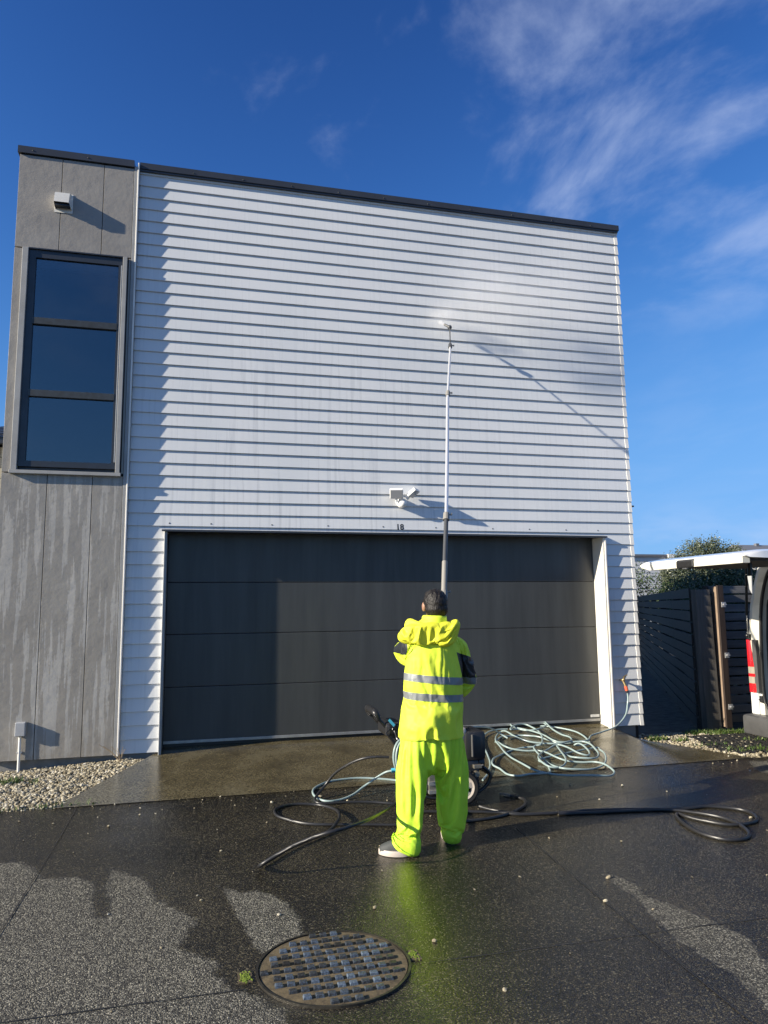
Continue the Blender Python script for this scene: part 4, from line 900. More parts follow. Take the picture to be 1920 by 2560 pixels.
# ================================================================== garments and body
def remesh(mb, voxel, smooth=6, fac=.5):
    me = mb.mesh('tmp'); o = bpy.data.objects.new('tmp', me); COL.objects.link(o)
    m = o.modifiers.new('r', 'REMESH'); m.mode = 'VOXEL'; m.voxel_size = voxel
    s = o.modifiers.new('s', 'SMOOTH'); s.iterations = smooth; s.factor = fac
    dg = bpy.context.evaluated_depsgraph_get(); out = bpy.data.meshes.new_from_object(o.evaluated_get(dg))
    bpy.data.objects.remove(o); out.materials.clear(); return out
def getco(me): a = np.zeros(len(me.vertices)*3); me.vertices.foreach_get('co', a); return a.reshape(-1, 3)
def getno(me): a = np.zeros(len(me.vertices)*3); me.vertex_normals.foreach_get('vector', a); return a.reshape(-1, 3)
def setco(me, c): me.vertices.foreach_set('co', c.ravel()); me.update()
def drape(me, colliders, pin, frames=22, shrink=-.10, bend=.25, grav=1.0, open_=None, rest=None):
    """lets a garment settle over the body with the cloth solver, then freezes the result"""
    bm = bmesh.new(); bm.from_mesh(me)
    if open_: bmesh.ops.delete(bm, geom=[f for f in bm.faces if open_(f.calc_center_median(), f.normal)], context='FACES')
    bm.to_mesh(me); bm.free()
    o = bpy.data.objects.new('cloth', me); COL.objects.link(o)
    g = o.vertex_groups.new(name='pin'); c = getco(me)
    w = pin(c)
    if rest:
        o.shape_key_add(name='Basis'); kb = o.shape_key_add(name='rest'); kb.data.foreach_set('co', rest(c.copy()).ravel()); kb.value = 0
    for i in np.nonzero(w > 0)[0]: g.add([int(i)], float(w[i]), 'REPLACE')
    cols = []
    for m_ in colliders:
        q = bpy.data.objects.new('collider', m_); COL.objects.link(q); k = q.modifiers.new('c', 'COLLISION'); q.collision.thickness_outer = .004; q.collision.cloth_friction = 8; cols.append(q)
    m = o.modifiers.new('cl', 'CLOTH'); st = m.settings
    st.quality = 5; st.mass = .25; st.tension_stiffness = 18; st.compression_stiffness = 18; st.shear_stiffness = 6; st.bending_stiffness = bend
    st.tension_damping = 8; st.compression_damping = 8; st.shear_damping = 6; st.bending_damping = .6; st.air_damping = 2
    st.vertex_group_mass = 'pin'; st.pin_stiffness = 1.0; st.shrink_min = shrink; st.effector_weights.gravity = grav
    if rest: st.rest_shape_key = o.data.shape_keys.key_blocks['rest']
    m.collision_settings.use_collision = True; m.collision_settings.distance_min = .005; m.collision_settings.collision_quality = 2
    m.point_cache.frame_start = 1; m.point_cache.frame_end = frames+2
    for f in range(1, frames+1): scene.frame_set(f)
    dg = bpy.context.evaluated_depsgraph_get(); out = bpy.data.meshes.new_from_object(o.evaluated_get(dg)); out.materials.clear()
    bpy.data.objects.remove(o)
    for q in cols: bpy.data.objects.remove(q)
    scene.frame_set(1); return out
def relax(me, it=2, fac=.4):
    bm = bmesh.new(); bm.from_mesh(me)
    for _ in range(it): bmesh.ops.smooth_vert(bm, verts=bm.verts, factor=fac, use_axis_x=True, use_axis_y=True, use_axis_z=True)
    bm.to_mesh(me); bm.free(); return me
def creases(P, seed, amp, freq, tilt):
    """sharp cloth folds: ridged noise in stretched, slanted coordinates plus flat crumple facets"""
    a = np.radians(tilt); Q = P.copy()
    Q[:, 0] = P[:, 0]*np.cos(a)+P[:, 2]*np.sin(a); Q[:, 2] = -P[:, 0]*np.sin(a)+P[:, 2]*np.cos(a)
    w = gnoise(P*3.1+5, seed+3)*.35
    r1 = 1-np.abs(gnoise(np.stack([Q[:, 0]*freq*.42+w, Q[:, 1]*freq*.7, Q[:, 2]*freq+w], 1), seed))*2.2
    r2 = 1-np.abs(gnoise(np.stack([Q[:, 0]*freq*1.5, Q[:, 1]*freq*1.5, Q[:, 2]*freq*2.2+w], 1), seed+1))*2.2
    f = 0
    r_ = np.random.default_rng(seed)
    for k in range(4):
        d = r_.normal(size=3); d[1] *= .5; d /= np.linalg.norm(d); ph = (P@d)*freq*(1.1+1.1*r_.random())+r_.random()*9+1.3*w
        f = f+np.abs((ph % 2)-1)
    f = f/4-.5
    msk = np.clip(gnoise(P*3.4+11, seed+2)*1.4+.55, 0, 1)
    return amp*(.55*np.clip(r1, -.6, 1)*msk+.30*np.clip(r2, -.6, 1)*(1-msk*.5)+2.0*f)

GZ = zg(2.2, -2.75)
person = thing('person', 'person seen from behind in yellow rain jacket and lime overtrousers holding a spray lance', 'person', (2.27, -2.74, GZ))
HL = lpos(13.55); HR = lpos(15.2)            # where the hands close on the lance
L_sh, L_el = Vector((2.135, -2.70, 1.130)), Vector((2.135, -2.41, 1.065))
R_sh, R_el = Vector((2.475, -2.705, 1.095)), Vector((2.590, -2.610, .855))
# --- body: one continuous surface
bd = MB()
def limb(b, pts, rs, n=14):
    b.tube(pts, rs, n)
    for p, r in zip(pts, rs): b.ball(p, r, n=12, m=8)
bd.loft([(2.27, -2.72, .42, .15, .10), (2.275, -2.72, .60, .165, .115), (2.28, -2.72, .75, .15, .10), (2.285, -2.72, .95, .165, .105), (2.29, -2.72, 1.10, .17, .10), (2.297, -2.72, 1.18, .12, .08), (2.30, -2.715, 1.23, .06, .06)])
limb(bd, [(2.30, -2.715, 1.18), (2.308, -2.705, 1.33)], [.062, .058])
bd.ball((2.311, -2.700, 1.402), .076, .094, .100, 24, 16)            # skull
bd.ball((2.311, -2.655, 1.372), .058, .066, .078, 20, 12)            # face and jaw, tilted up
bd.ball((2.311, -2.612, 1.340), .030, .026, .026); bd.ball((2.311, -2.590, 1.395), .013, .020, .020)   # chin, nose
bd.ball((2.311, -2.603, 1.370), .022, .010, .008)                   # lips
for sx in (-1, 1):
    bd.ball((2.311+sx*.030, -2.603, 1.428), .017, .010, .010)
    bd.ball((2.311+sx*.080, -2.692, 1.378), .013, .022, .034, 12, 8)  # ear
hdir = (LP[-1]-LP[12]).normalized()
def hand(b, g, el, side):
    """palm beside the lance, four fingers wrapped round it, thumb along the other side"""
    ax = hdir; toel = (el-g); toel = (toel-ax*toel.dot(ax)).normalized(); sd_ = ax.cross(toel).normalized()*side
    pc = g+toel*.048; limb(b, [el, el+(pc+toel*.05-el)*.55, pc+toel*.05], [.042, .036, .027]); limb(b, [pc+toel*.05, pc], [.026, .027])
    b.ball(pc+ax*.012, .032, .030, .030); b.ball(pc-ax*.02, .028, .028, .028)
    for q in range(4):
        o_ = ax*(-.036+.023*q); L_ = (.92, 1.0, .96, .8)[q]; pts_ = []
        for th in (35, 80, 125, 170, 205):
            t = math.radians(th*L_); pts_.append(g+o_+(toel*math.cos(t)+sd_*math.sin(t))*.034)
        limb(b, [pc+o_*.7]+pts_, [.012, .0105, .010, .0095, .009, .008], 8)
    pts_ = [pc+ax*.03, g+ax*.052+(toel*.7-sd_*.7)*.034, g+ax*.060+(-sd_)*.036, g+ax*.058+(-toel*.6-sd_*.8)*.034]
    limb(b, pts_, [.015, .013, .0115, .0095], 8)
limb(bd, [L_sh, L_el], [.055, .045]); hand(bd, HL, L_el, 1)
limb(bd, [R_sh, R_el], [.055, .045]); hand(bd, HR, R_el, -1)
limb(bd, [(2.19, -2.73, .50), (2.11, -2.76, .17), (2.06, -2.80, -.16), (2.055, -2.815, -.185)], [.095, .062, .042, .038])
limb(bd, [(2.36, -2.71, .50), (2.42, -2.66, .15), (2.415, -2.65, -.15), (2.415, -2.65, -.185)], [.095, .062, .042, .038])
limb(bd, [(2.055, -2.815, -.19), (1.97, -2.79, -.205), (1.91, -2.745, -.212)], [.036, .032, .026]); limb(bd, [(2.415, -2.65, -.19), (2.43, -2.55, -.207), (2.435, -2.49, -.212)], [.036, .032, .026])
bme = remesh(bd, .0055, 4, .4); bme.polygons.foreach_set('use_smooth', [True]*len(bme.polygons))
off = Vector(person.location)
# the padding of the clothes worn underneath, only for the cloth solver
bd.loft([(2.266, -2.715, .36, .17, .105), (2.268, -2.715, .48, .186, .125), (2.270, -2.715, .60, .186, .125), (2.285, -2.715, .80, .186, .122), (2.292, -2.715, .95, .190, .122), (2.296, -2.715, 1.08, .185, .112), (2.298, -2.715, 1.16, .145, .095)])
limb(bd, [(2.165, -2.725, .44), (2.108, -2.745, .22), (2.078, -2.765, .05), (2.055, -2.79, -.14)], [.104, .082, .060, .050], 18)
limb(bd, [(2.375, -2.705, .44), (2.420, -2.67, .20), (2.420, -2.66, .05), (2.416, -2.65, -.14)], [.104, .090, .072, .052], 18)
limb(bd, [(2.075, -2.825, GZ+.055), (2.0, -2.80, GZ+.055), (1.90, -2.735, GZ+.045)], [.060, .056, .046]); limb(bd, [(2.412, -2.68, GZ+.055), (2.435, -2.49, GZ+.045)], [.056, .046])
col_body = remesh(bd, .012, 2, .4)
col_ground = MB().add([(1, -4, GZ), (4, -4, GZ), (4, -1, GZ), (1, -1, GZ)], [(0, 1, 2, 3)]).mesh('col_ground')
bme.transform(Matrix.Translation(-off)); link_mesh('body', bme, M_skin, person)
# --- hair
hb = MB().ball((2.311, -2.712, 1.405), .085, .104, .098, 40, 26).ball((2.303, -2.71, 1.455), .066, .085, .044, 28, 16).ball((2.311, -2.735, 1.365), .081, .080, .075, 32, 18)
hme = remesh(hb, .006, 3, .5); c = getco(hme); nn = getno(hme)
keep_d = gnoise(c*np.array([110, 110, 40]), 5)*.003+gnoise(c*np.array([55, 40, 30]), 6)*.007*np.clip((c[:, 2]-1.40)/.06, 0, 1)
c = c+nn*keep_d[:, None]; setco(hme, c)
bm = bmesh.new(); bm.from_mesh(hme)
dead = [v for v in bm.verts if (v.co.y > -2.655 and v.co.z < 1.455-.25*(v.co.y+2.655)) or v.co.z < 1.298+.35*max(0, v.co.y+2.75) or (abs(v.co.x-2.311) > .066 and v.co.z < 1.385 and v.co.y > -2.712)]
bmesh.ops.delete(bm, geom=dead, context='VERTS'); bm.to_mesh(hme); bm.free(); hme.polygons.foreach_set('use_smooth', [True]*len(hme.polygons))
hme.transform(Matrix.Translation(-off)); link_mesh('hair', hme, M_hair, person)
# --- trousers
tr = MB()
tr.loft([(2.268, -2.715, .70, .196, .134, 2.2), (2.268, -2.715, .56, .200, .140, 2.3), (2.266, -2.715, .45, .218, .145, 2.5), (2.262, -2.715, .37, .232, .142, 2.7), (2.262, -2.715, .325, .232, .13, 2.7)], 44)
tr.loft([(2.150, -2.725, .45, .110, .125, 2.0), (2.108, -2.735, .31, .113, .120, 2.0), (2.100, -2.750, .18, .104, .112, 2.0), (2.078, -2.765, .05, .082, .096), (2.055, -2.785, -.04, .083, .096), (2.042, -2.80, -.10, .092, .094), (2.026, -2.81, -.16, .094, .094), (2.020, -2.82, -.215, .096, .096), (2.018, -2.82, -.236, .096, .096)], 32)
tr.loft([(2.385, -2.70, .45, .110, .125, 2.0), (2.416, -2.685, .31, .118, .122, 2.0), (2.422, -2.67, .18, .117, .116, 2.0), (2.420, -2.66, .07, .108, .104, 2.3), (2.416, -2.655, -.02, .098, .098, 2.2), (2.420, -2.65, -.085, .088, .090, 2.2), (2.420, -2.65, -.150, .086, .088), (2.418, -2.65, -.215, .084, .086), (2.418, -2.65, -.236, .082, .084)], 32)
tme = remesh(tr, .0095, 6, .5); c = getco(tme); nn = getno(tme)
c = c+nn*(gnoise(c*np.array([9, 9, 6.]), 8)*.016)[:, None]; setco(tme, c)
def stretch_legs(c):
    c[:, 2] = np.where(c[:, 2] < .45, .45-(.45-c[:, 2])*1.20, c[:, 2]); return c
def stretch_back(c):
    c[:, 2] = np.where(c[:, 2] < 1.12, 1.12-(1.12-c[:, 2])*1.07, c[:, 2]); c[:, 0] += .12*(1.1-c[:, 2])*(c[:, 1] < -2.7); return c

tme = drape(tme, [col_body, col_ground], lambda c: np.clip((c[:, 2]-.52)/.05, 0, 1), 28, -.06, 8.0, .9, lambda p, n: (p.z < GZ+.022 and n.z < -.6) or (p.z > .685 and n.z > .6), stretch_legs)
relax(tme, 1, .4); c = getco(tme); nn = getno(tme); d = creases(c, 43, .004, 7, -28); c = c+nn*d[:, None]
c[:, 2] = np.maximum(c[:, 2], GZ+.004); setco(tme, c)
tme.polygons.foreach_set('use_smooth', [True]*len(tme.polygons)); tcol = tme.copy(); tme.transform(Matrix.Translation(-off)); link_mesh('trousers', tme, M_hivist, person)
# --- jacket
jk = MB()
jk.loft([(2.268, -2.715, .535, .228, .178, 2.0), (2.268, -2.715, .60, .226, .176, 2.0), (2.278, -2.715, .70, .216, .168, 2.0), (2.290, -2.715, .80, .206, .158, 2.0), (2.292, -2.715, .92, .206, .154, 2.0), (2.296, -2.715, 1.02, .206, .148, 2.0), (2.298, -2.715, 1.10, .192, .132, 2.0), (2.300, -2.715, 1.17, .150, .112), (2.303, -2.712, 1.225, .098, .096), (2.305, -2.71, 1.27, .088, .098), (2.306, -2.71, 1.318, .087, .098)], 44)
def sleeve(a, e, w, rs):
    limb(jk, [a, a+(e-a)*.5, e], rs[:3], 20); limb(jk, [e, e+(w-e)*.5, w], [rs[2], rs[3], rs[4]], 20)
def wrist(g, e):
    t = (e-g); t = (t-hdir*t.dot(hdir)).normalized(); return g+t*.10
sleeve(L_sh, L_el, wrist(HL, L_el), [.095, .082, .074, .068, .058]); sleeve(R_sh, R_el, wrist(HR, R_el), [.102, .094, .086, .072, .058])
jk.ball((2.085, -2.66, 1.115), .068, .085, .065); jk.ball((2.545, -2.655, 1.02), .075, .085, .085)
jme = remesh(jk, .0095, 6, .5); c = getco(jme); nn = getno(jme)
hl_, hr_ = np.array(wrist(HL, L_el)), np.array(wrist(HR, R_el))
def jpin(c):
    w = np.clip((c[:, 2]-1.235)/.02, 0, 1)
    for h in (hl_, hr_): w = np.maximum(w, np.clip((.075-np.linalg.norm(c-h, axis=1))/.02, 0, 1))
    return w
c = c+nn*(gnoise(c*6, 3)*.006)[:, None]; setco(jme, c)
jme = drape(jme, [col_body, tcol], jpin, 24, -.06, 4.0, .8, lambda p, n: p.z < .553 and n.z < -.6, stretch_back)
relax(jme, 1, .4); c = getco(jme); nn = getno(jme); d = creases(c, 21, .004, 8.0, 34); c = c+nn*d[:, None]; setco(jme, c)
bm = bmesh.new(); bm.from_mesh(jme)
S1 = lambda x, z: z-(.906-.100*(x-2.082)); S2 = lambda x, z: z-(.783-.080*(x-2.087)); HW = .0245
for sl_, z0 in ((.100, .906+.100*2.082), (.080, .783+.080*2.087)):
    for o_ in (-HW, HW):
        bmesh.ops.bisect_plane(bm, geom=bm.verts[:]+bm.edges[:]+bm.faces[:], plane_co=(0, 0, z0+o_), plane_no=Vector((sl_, 0, 1)).normalized())
for co_, no_ in (((2.425+.30*1.066, 0, 0), (1, 0, .30)), ((0, 0, 1.066+.30*2.427), (.30, 0, 1)), ((0, 0, .888+.25*2.48), (.25, 0, 1)), ((2.092, 0, 0), (1, 0, 0)), ((0, 0, 1.050), (0, 0, 1)), ((0, 0, 1.15), (0, 0, 1))):
    bmesh.ops.bisect_plane(bm, geom=bm.verts[:]+bm.edges[:]+bm.faces[:], plane_co=co_, plane_no=Vector(no_).normalized())
bands = [[], []]
for f in bm.faces:
    q = f.calc_center_median()
    if abs(S1(q.x, q.z)) < HW and not (q.x < 2.10 and q.y > -2.60): bands[0].append(f)
    elif abs(S2(q.x, q.z)) < HW and q.x < 2.512: bands[1].append(f)
    xr = 2.425+(1.066-q.z)*.30
    rgt = q.y < -2.50 and xr < q.x and q.z < 1.066-.30*(q.x-2.427) and q.z > .888-.25*(q.x-2.48) and q.x < 2.62
    lft = q.x < 2.092 and 1.050 < q.z < 1.150 and q.y < -2.38
    f.material_index = 1 if (rgt or lft) else 0
    f.smooth = True
for fs in bands:
    bn = bmesh.new(); mp_ = {}
    for f in fs:
        for v in f.verts:
            if v not in mp_: mp_[v] = bn.verts.new(v.co+v.normal*.0028)
    for f in fs: nf = bn.faces.new([mp_[v] for v in f.verts]); nf.smooth = True
    me = bpy.data.meshes.new('reflective_stripe'); bn.to_mesh(me); bn.free(); me.transform(Matrix.Translation(-off)); link_mesh('reflective_stripe', me, M_silver, person)
bm.to_mesh(jme); bm.free(); jcol = jme.copy(); jme.transform(Matrix.Translation(-off)); link_mesh('jacket', jme, [M_hivis, M_navy], person)
# --- hood lying on the back
hd = MB()
hd.ball((2.335, -2.848, 1.175), .105, .055, .096, 28, 18); hd.ball((2.24, -2.838, 1.195), .15, .055, .075, 28, 16)
hd.ball((2.160, -2.785, 1.200), .125, .085, .058, 28, 16); hd.ball((2.115, -2.735, 1.175), .080, .090, .050, 24, 14)
rim = spline([(2.120, -2.735, 1.285), (2.150, -2.79, 1.268), (2.210, -2.845, 1.248), (2.275, -2.885, 1.226), (2.330, -2.90, 1.222), (2.385, -2.885, 1.245), (2.418, -2.84, 1.272), (2.415, -2.77, 1.268)], 6)
for p in rim[::2]: hd.ball(p-Vector((0, -.016, .036)), .034, .024, .046, 12, 8)
hd.tube(rim, [.013]*len(rim), 10)
hme = remesh(hd, .0072, 7, .5); c = getco(hme); nn = getno(hme)
d = creases(c, 77, .005, 8, 20); rx, rz = (c[:, 0]-2.345)/.065, (c[:, 2]-1.185)/.065
d -= .026*np.clip(1.25-(rx**2+rz**2), 0, 1)*np.clip((-2.85-c[:, 1])/.02, 0, 1)          # the slack pocket of the hood
c = c+nn*(d+.004)[:, None]; setco(hme, c)
hme = drape(hme, [jcol], lambda c: np.clip((c[:, 2]-1.235)/.03, 0, 1)*.9+np.clip((c[:, 1]+2.79)/.03, 0, 1), 14, -.035, 9.0, .8); relax(hme, 1, .4)
hme.polygons.foreach_set('use_smooth', [True]*len(hme.polygons)); hme.transform(Matrix.Translation(-off)); link_mesh('hood', hme, M_hood, person)
# --- shoes
def shoe(heel, toe):
    h, t = Vector(heel), Vector(toe); ax = (t-h); ln = ax.length; ax.normalize(); sd_ = Vector((-ax.y, ax.x, 0))
    def lo(prof, z0):   # stations: (t, half width, height)
        vs_ = []; n = 16
        for a, w, hh in prof:
            for k in range(n):
                th = math.pi*k/(n-1); p = h+ax*(a*ln)+sd_*(w*math.cos(th)); vs_.append((p.x, p.y, GZ+z0+hh*math.sin(th)**.7))
        fs = [(i*n+k, i*n+k+1, (i+1)*n+k+1, (i+1)*n+k) for i in range(len(prof)-1) for k in range(n-1)]
        fs += [(i*n, (i+1)*n, (i+1)*n+n-1, i*n+n-1) for i in range(len(prof)-1)]+[tuple(range(n)), tuple(range((len(prof)-1)*n+n-1, (len(prof)-1)*n-1, -1))]
        return MB().add(vs_, fs)
    s = lo([(0, .020, .055), (.08, .034, .075), (.35, .036, .085), (.6, .042, .068), (.82, .042, .050), (.95, .030, .036), (1.0, .012, .020)], .022).build('shoe', M_shoe, person, True)
    m = MB(); vs_ = []; n = 28
    for z, g_ in ((0.002, 0), (.026, .004), (.036, 0)):
        for k in range(n):
            a = 6.28318*k/n; u = .5-.5*math.cos(a); w = (.036+.012*math.sin(min(1, u)*2.6))*math.sin(a); p = h+ax*((-.035+1.07*u)*ln)+sd_*(w*1.05+math.copysign(g_, w)); vs_.append((p.x, p.y, GZ+z))
    m.add(vs_, [(i*n+k, i*n+(k+1) % n, (i+1)*n+(k+1) % n, (i+1)*n+k) for i in range(2) for k in range(n)]+[tuple(range(n-1, -1, -1)), tuple(range(2*n, 3*n))]).build('sole', M_sole, s, True)
shoe((2.055, -2.845, 0), (1.885, -2.745, 0)); shoe((2.412, -2.70, 0), (2.435, -2.46, 0))
# ================================================================== van
van = thing('parked_van', 'white van parked at the gate with its tailgate raised', 'van', (8.5, -1.6, -.18))
YL, YR, XB = -.82, -2.40, 6.50
# side skins lean inwards towards the roof
prof = [(YL, .02), (YL+.01, .45), (YL-.005, 1.0), (YL-.06, 1.35), (YL-.22, 1.76), (YL-.34, 1.80)]
prof_r = [(YL+YR-y, z) for y, z in prof]
def skin(pr, name, x0=XB+.04, x1=11.1, th=.03, sgn=-1, m_=None):
    b = MB()
    for (y0, z0), (y1, z1) in zip(pr[:-1], pr[1:]):
        b.add([(x0, y0, z0), (x1, y0, z0), (x1, y1, z1), (x0, y1, z1), (x0, y0+sgn*th, z0), (x1, y0+sgn*th, z0), (x1, y1+sgn*th, z1-.012), (x0, y1+sgn*th, z1-.012)], [(0, 1, 2, 3), (7, 6, 5, 4), (0, 4, 5, 1), (3, 2, 6, 7), (0, 3, 7, 4), (1, 5, 6, 2)])
    return b.build(name, m_ or M_vwhite, van)
# left wall in pieces round its rear window
skin(prof[:3], 'side_panel'); skin(prof[2:], 'side_panel', XB+.04, 6.72); skin(prof[2:], 'side_panel', 7.75, 11.1); skin([(YL-.185, 1.67), prof[4], prof[5]], 'side_panel', 6.721, 7.749)
skin(prof_r, 'side_panel', sgn=1)
MB().cbox(XB+.02, 11.1, YR+.25, YL-.25, 1.785, 1.825, .015).build('roof', M_vwhite, van)
MB().box(XB+.05, 11.1, YR+.03, YL-.03, .16, .20).build('floor', M_vtrim, van)
MB().add([(10.4, YL-.03, 1.80), (10.4, YR+.03, 1.80), (11.6, YR+.03, .7), (11.6, YL-.03, .7), (11.6, YR+.03, 0), (11.6, YL-.03, 0), (10.4, YL-.03, 0), (10.4, YR+.03, 0)], [(0, 1, 2, 3), (3, 2, 4, 5), (0, 3, 5, 6), (1, 7, 4, 2)]).build('nose', M_vwhite, van)
MB().box(9.0, 9.04, YR+.05, YL-.05, .2, 1.75).build('bulkhead', M_vtrim, van)
# rear corner pillars (faces towards the opening)
def pillar(sg):
    Y = (lambda y: y) if sg > 0 else (lambda y: YL+YR-y)
    b = MB()
    st = [(.20, YL+.005, .13), (.45, YL+.012, .135), (1.0, YL, .14), (1.35, YL-.055, .125), (1.60, YL-.14, .12), (1.74, YL-.20, .15), (1.80, YL-.27, .2)]
    vs_ = []
    for z, y, w in st:
        for x, yy in ((XB, y), (XB-.012, y-.05), (XB+.03, y-w), (XB+.10, y-w), (XB+.10, y)): vs_.append((x, Y(yy), z))
    n = 5; b.add(vs_, [(i*n+k, i*n+(k+1) % n, (i+1)*n+(k+1) % n, (i+1)*n+k) for i in range(len(st)-1) for k in range(n)]+[(4, 3, 2, 1, 0), tuple((len(st)-1)*n+k for k in range(n))])
    b.build('rear_pillar', M_vcream, van)
    sl_ = [(XB+.028, Y(y-w-.006), z) for z, y, w in st]
    MB().tube(spline([(XB+.02, Y(YL-.55), .235), (XB+.02, Y(YL-.30), .24), (XB+.02, Y(YL-.18), .29)]+sl_[1:-1]+[(XB+.03, Y(YL-.45), 1.775), (XB+.03, Y(YL-.79), 1.785)], 5), .017, 8).build('door_seal', M_seal, van, True)
    # lamp cluster
    lz = [(.43, .0), (.60, .012), (.80, .014), (.92, .004), (.985, -.03)]
    def lens(z0, z1, w0, name, m_, w1=None):
        vs_ = []
        for z, w in ((z0, w0), ((z0+z1)/2, (w0+(w1 or w0))/2), (z1, w1 or w0)):
            for dx, dy in ((.07, .026), (.0, .024), (-.030, .006), (-.034, -w*.55), (-.022, -w), (.02, -w)): vs_.append((XB+dx, Y(YL+dy), z))
        return MB().add(vs_, [(i*6+k, i*6+(k+1) % 6, (i+1)*6+(k+1) % 6, (i+1)*6+k) for i in range(2) for k in range(6)]+[(5, 4, 3, 2, 1, 0), tuple(range(12, 18))]).build(name, m_, tl)
    tl = MB().box(XB-.020, XB+.03, *(sorted((Y(YL-.118), Y(YL-.060)))), .432, .985).build('tail_light', M_vgrey, van)
    lens(.700, .985, .072, 'red_lens', M_red, .028); lens(.628, .6985, .075, 'clear_lens', M_clearlens); lens(.595, .6265, .078, 'red_lens', M_red); lens(.525, .5935, .070, 'clear_lens', M_clearlens); lens(.432, .5235, .080, 'red_lens', M_red)
    MB().cbox(XB-.012, XB+.03, *(sorted((Y(YL+.022), Y(YL-.085)))), .20, .430, .012).build('corner_panel', M_vwhite, van)
pillar(1); pillar(-1)
MB().cbox(XB-.004, XB+.02, YL-.135, YL-.095, .33, .40, .006).tube([(XB-.012, YL-.10, .36), (XB-.016, YL-.125, .36)], .008).build('striker', M_blackp, van)
MB().cbox(6.36, 6.56, YR-.03, YL+.03, .0, .205, .035).build('rear_bumper', M_vgrey, van, True)
# inside lining of the left wall, with window
MB().box(6.62, 8.9, YL-.115, YL-.105, .22, .97).box(6.62, 6.719, YL-.115, YL-.105, .971, 1.60).box(7.75, 8.9, YL-.115, YL-.105, .971, 1.60).build('side_trim', M_vtrim, van)
MB().cbox(6.70, 7.5, YL-.125, YL-.116, .35, .86, .004).build('trim_insert', M_vbrown, van)
MB().tube(spline([(6.72, YL-.118, 1.0), (6.72, YL-.118, 1.45), (6.80, YL-.13, 1.60), (7.3, YL-.13, 1.62), (7.7, YL-.13, 1.60), (7.74, YL-.118, 1.3), (7.72, YL-.118, 1.0), (7.2, YL-.118, .975), (6.80, YL-.118, .975), (6.72, YL-.118, 1.04)], 5), .014, 8).build('window_rubber', M_seal, van, True)
wg = mat_glass('van_window_glass'); wg.node_tree.nodes['Transparent BSDF'].inputs[0].default_value = (.72, .8, .68, 1)
MB().add([(6.72, YL-.07, .99), (7.75, YL-.07, .99), (7.75, YL-.175, 1.66), (6.72, YL-.175, 1.66)], [(0, 1, 2, 3)]).build('side_window', wg, van)
# tailgate raised level with the roof
tg = MB(); st = [(6.42, 1.815, 1.79), (6.1, 1.852, 1.775), (5.7, 1.858, 1.765), (5.4, 1.842, 1.765), (5.24, 1.818, 1.770), (5.20, 1.805, 1.782)]
def yspan(i): t = i/5; return YR+.26-.24*min(1, t*1.7), YL-.26+.24*min(1, t*1.7)
vs_ = []
for i, (x, zt, zb) in enumerate(st):
    a, b_ = yspan(i); vs_ += [(x, a, zb), (x, b_, zb), (x, b_-.02, zt-.018), (x, b_-.09, zt), (x, a+.09, zt), (x, a+.02, zt-.018)]
tg.add(vs_, [(i*6+k, i*6+(k+1) % 6, (i+1)*6+(k+1) % 6, (i+1)*6+k) for i in range(5) for k in range(6)]+[(5, 4, 3, 2, 1, 0), tuple(range(30, 36))])
gate_ = tg.build('tailgate', M_vwhite, van, True)
MB().prism([(YR+.05, 1.722), (YL-.20, 1.722), (YL-.06, 1.752), (YL-.03, 1.781), (YR+.05, 1.781)], 5.188, 5.26, 'x').build('lower_edge', M_vcream, gate_)
MB().cbox(5.175, 5.30, -1.72, -1.46, 1.712, 1.796, .02).build('handle_block', M_blackp, gate_)
MB().cbox(5.172, 5.20, -1.62, -1.56, 1.704, 1.716, .003).build('latch', M_steel, gate_)
MB().box(5.30, 6.35, YR+.12, YL-.12, 1.745, 1.7640).build('inner_trim', M_vtrim, gate_)
MB().box(5.45, 5.47, -2.13, -2.10, 1.62, 1.745).build('pull_strap', M_seal, gate_)
MB().add([(5.447, -2.14, 1.62), (5.447, -2.09, 1.62), (5.447, -2.105, 1.50), (5.447, -2.13, 1.46), (5.455, -2.14, 1.62), (5.455, -2.09, 1.62), (5.455, -2.105, 1.50), (5.455, -2.13, 1.46)], [(0, 1, 2, 3), (7, 6, 5, 4), (0, 4, 5, 1), (1, 5, 6, 2), (2, 6, 7, 3), (3, 7, 4, 0)]).build('strap_end', M_meter, gate_)
MB().cyl((6.44, -.885, 1.25), (6.36, -1.02, 1.75), .014, n=10).build('gas_strut', M_seal, van)
MB().cyl((6.478, -.835, 1.02), (6.44, -.885, 1.255), .006, n=8).build('strut_rod', M_steel, van)
MB().cbox(6.46, 6.50, -.87, -.825, .985, 1.045, .006).ball((6.465, -.84, 1.03), .02).build('strut_bracket', M_seal, van)
for x in (7.5, 10.4):
    for y in (YL-.10, YR+.10):
        w = MB().cyl((x, y-.1, .12), (x, y+.1, .12), .31, n=28).build('wheel', M_tyre, van); MB().cyl((x, y-.103, .12), (x, y+.103, .12), .19, n=20).build('rim', M_steel, w)

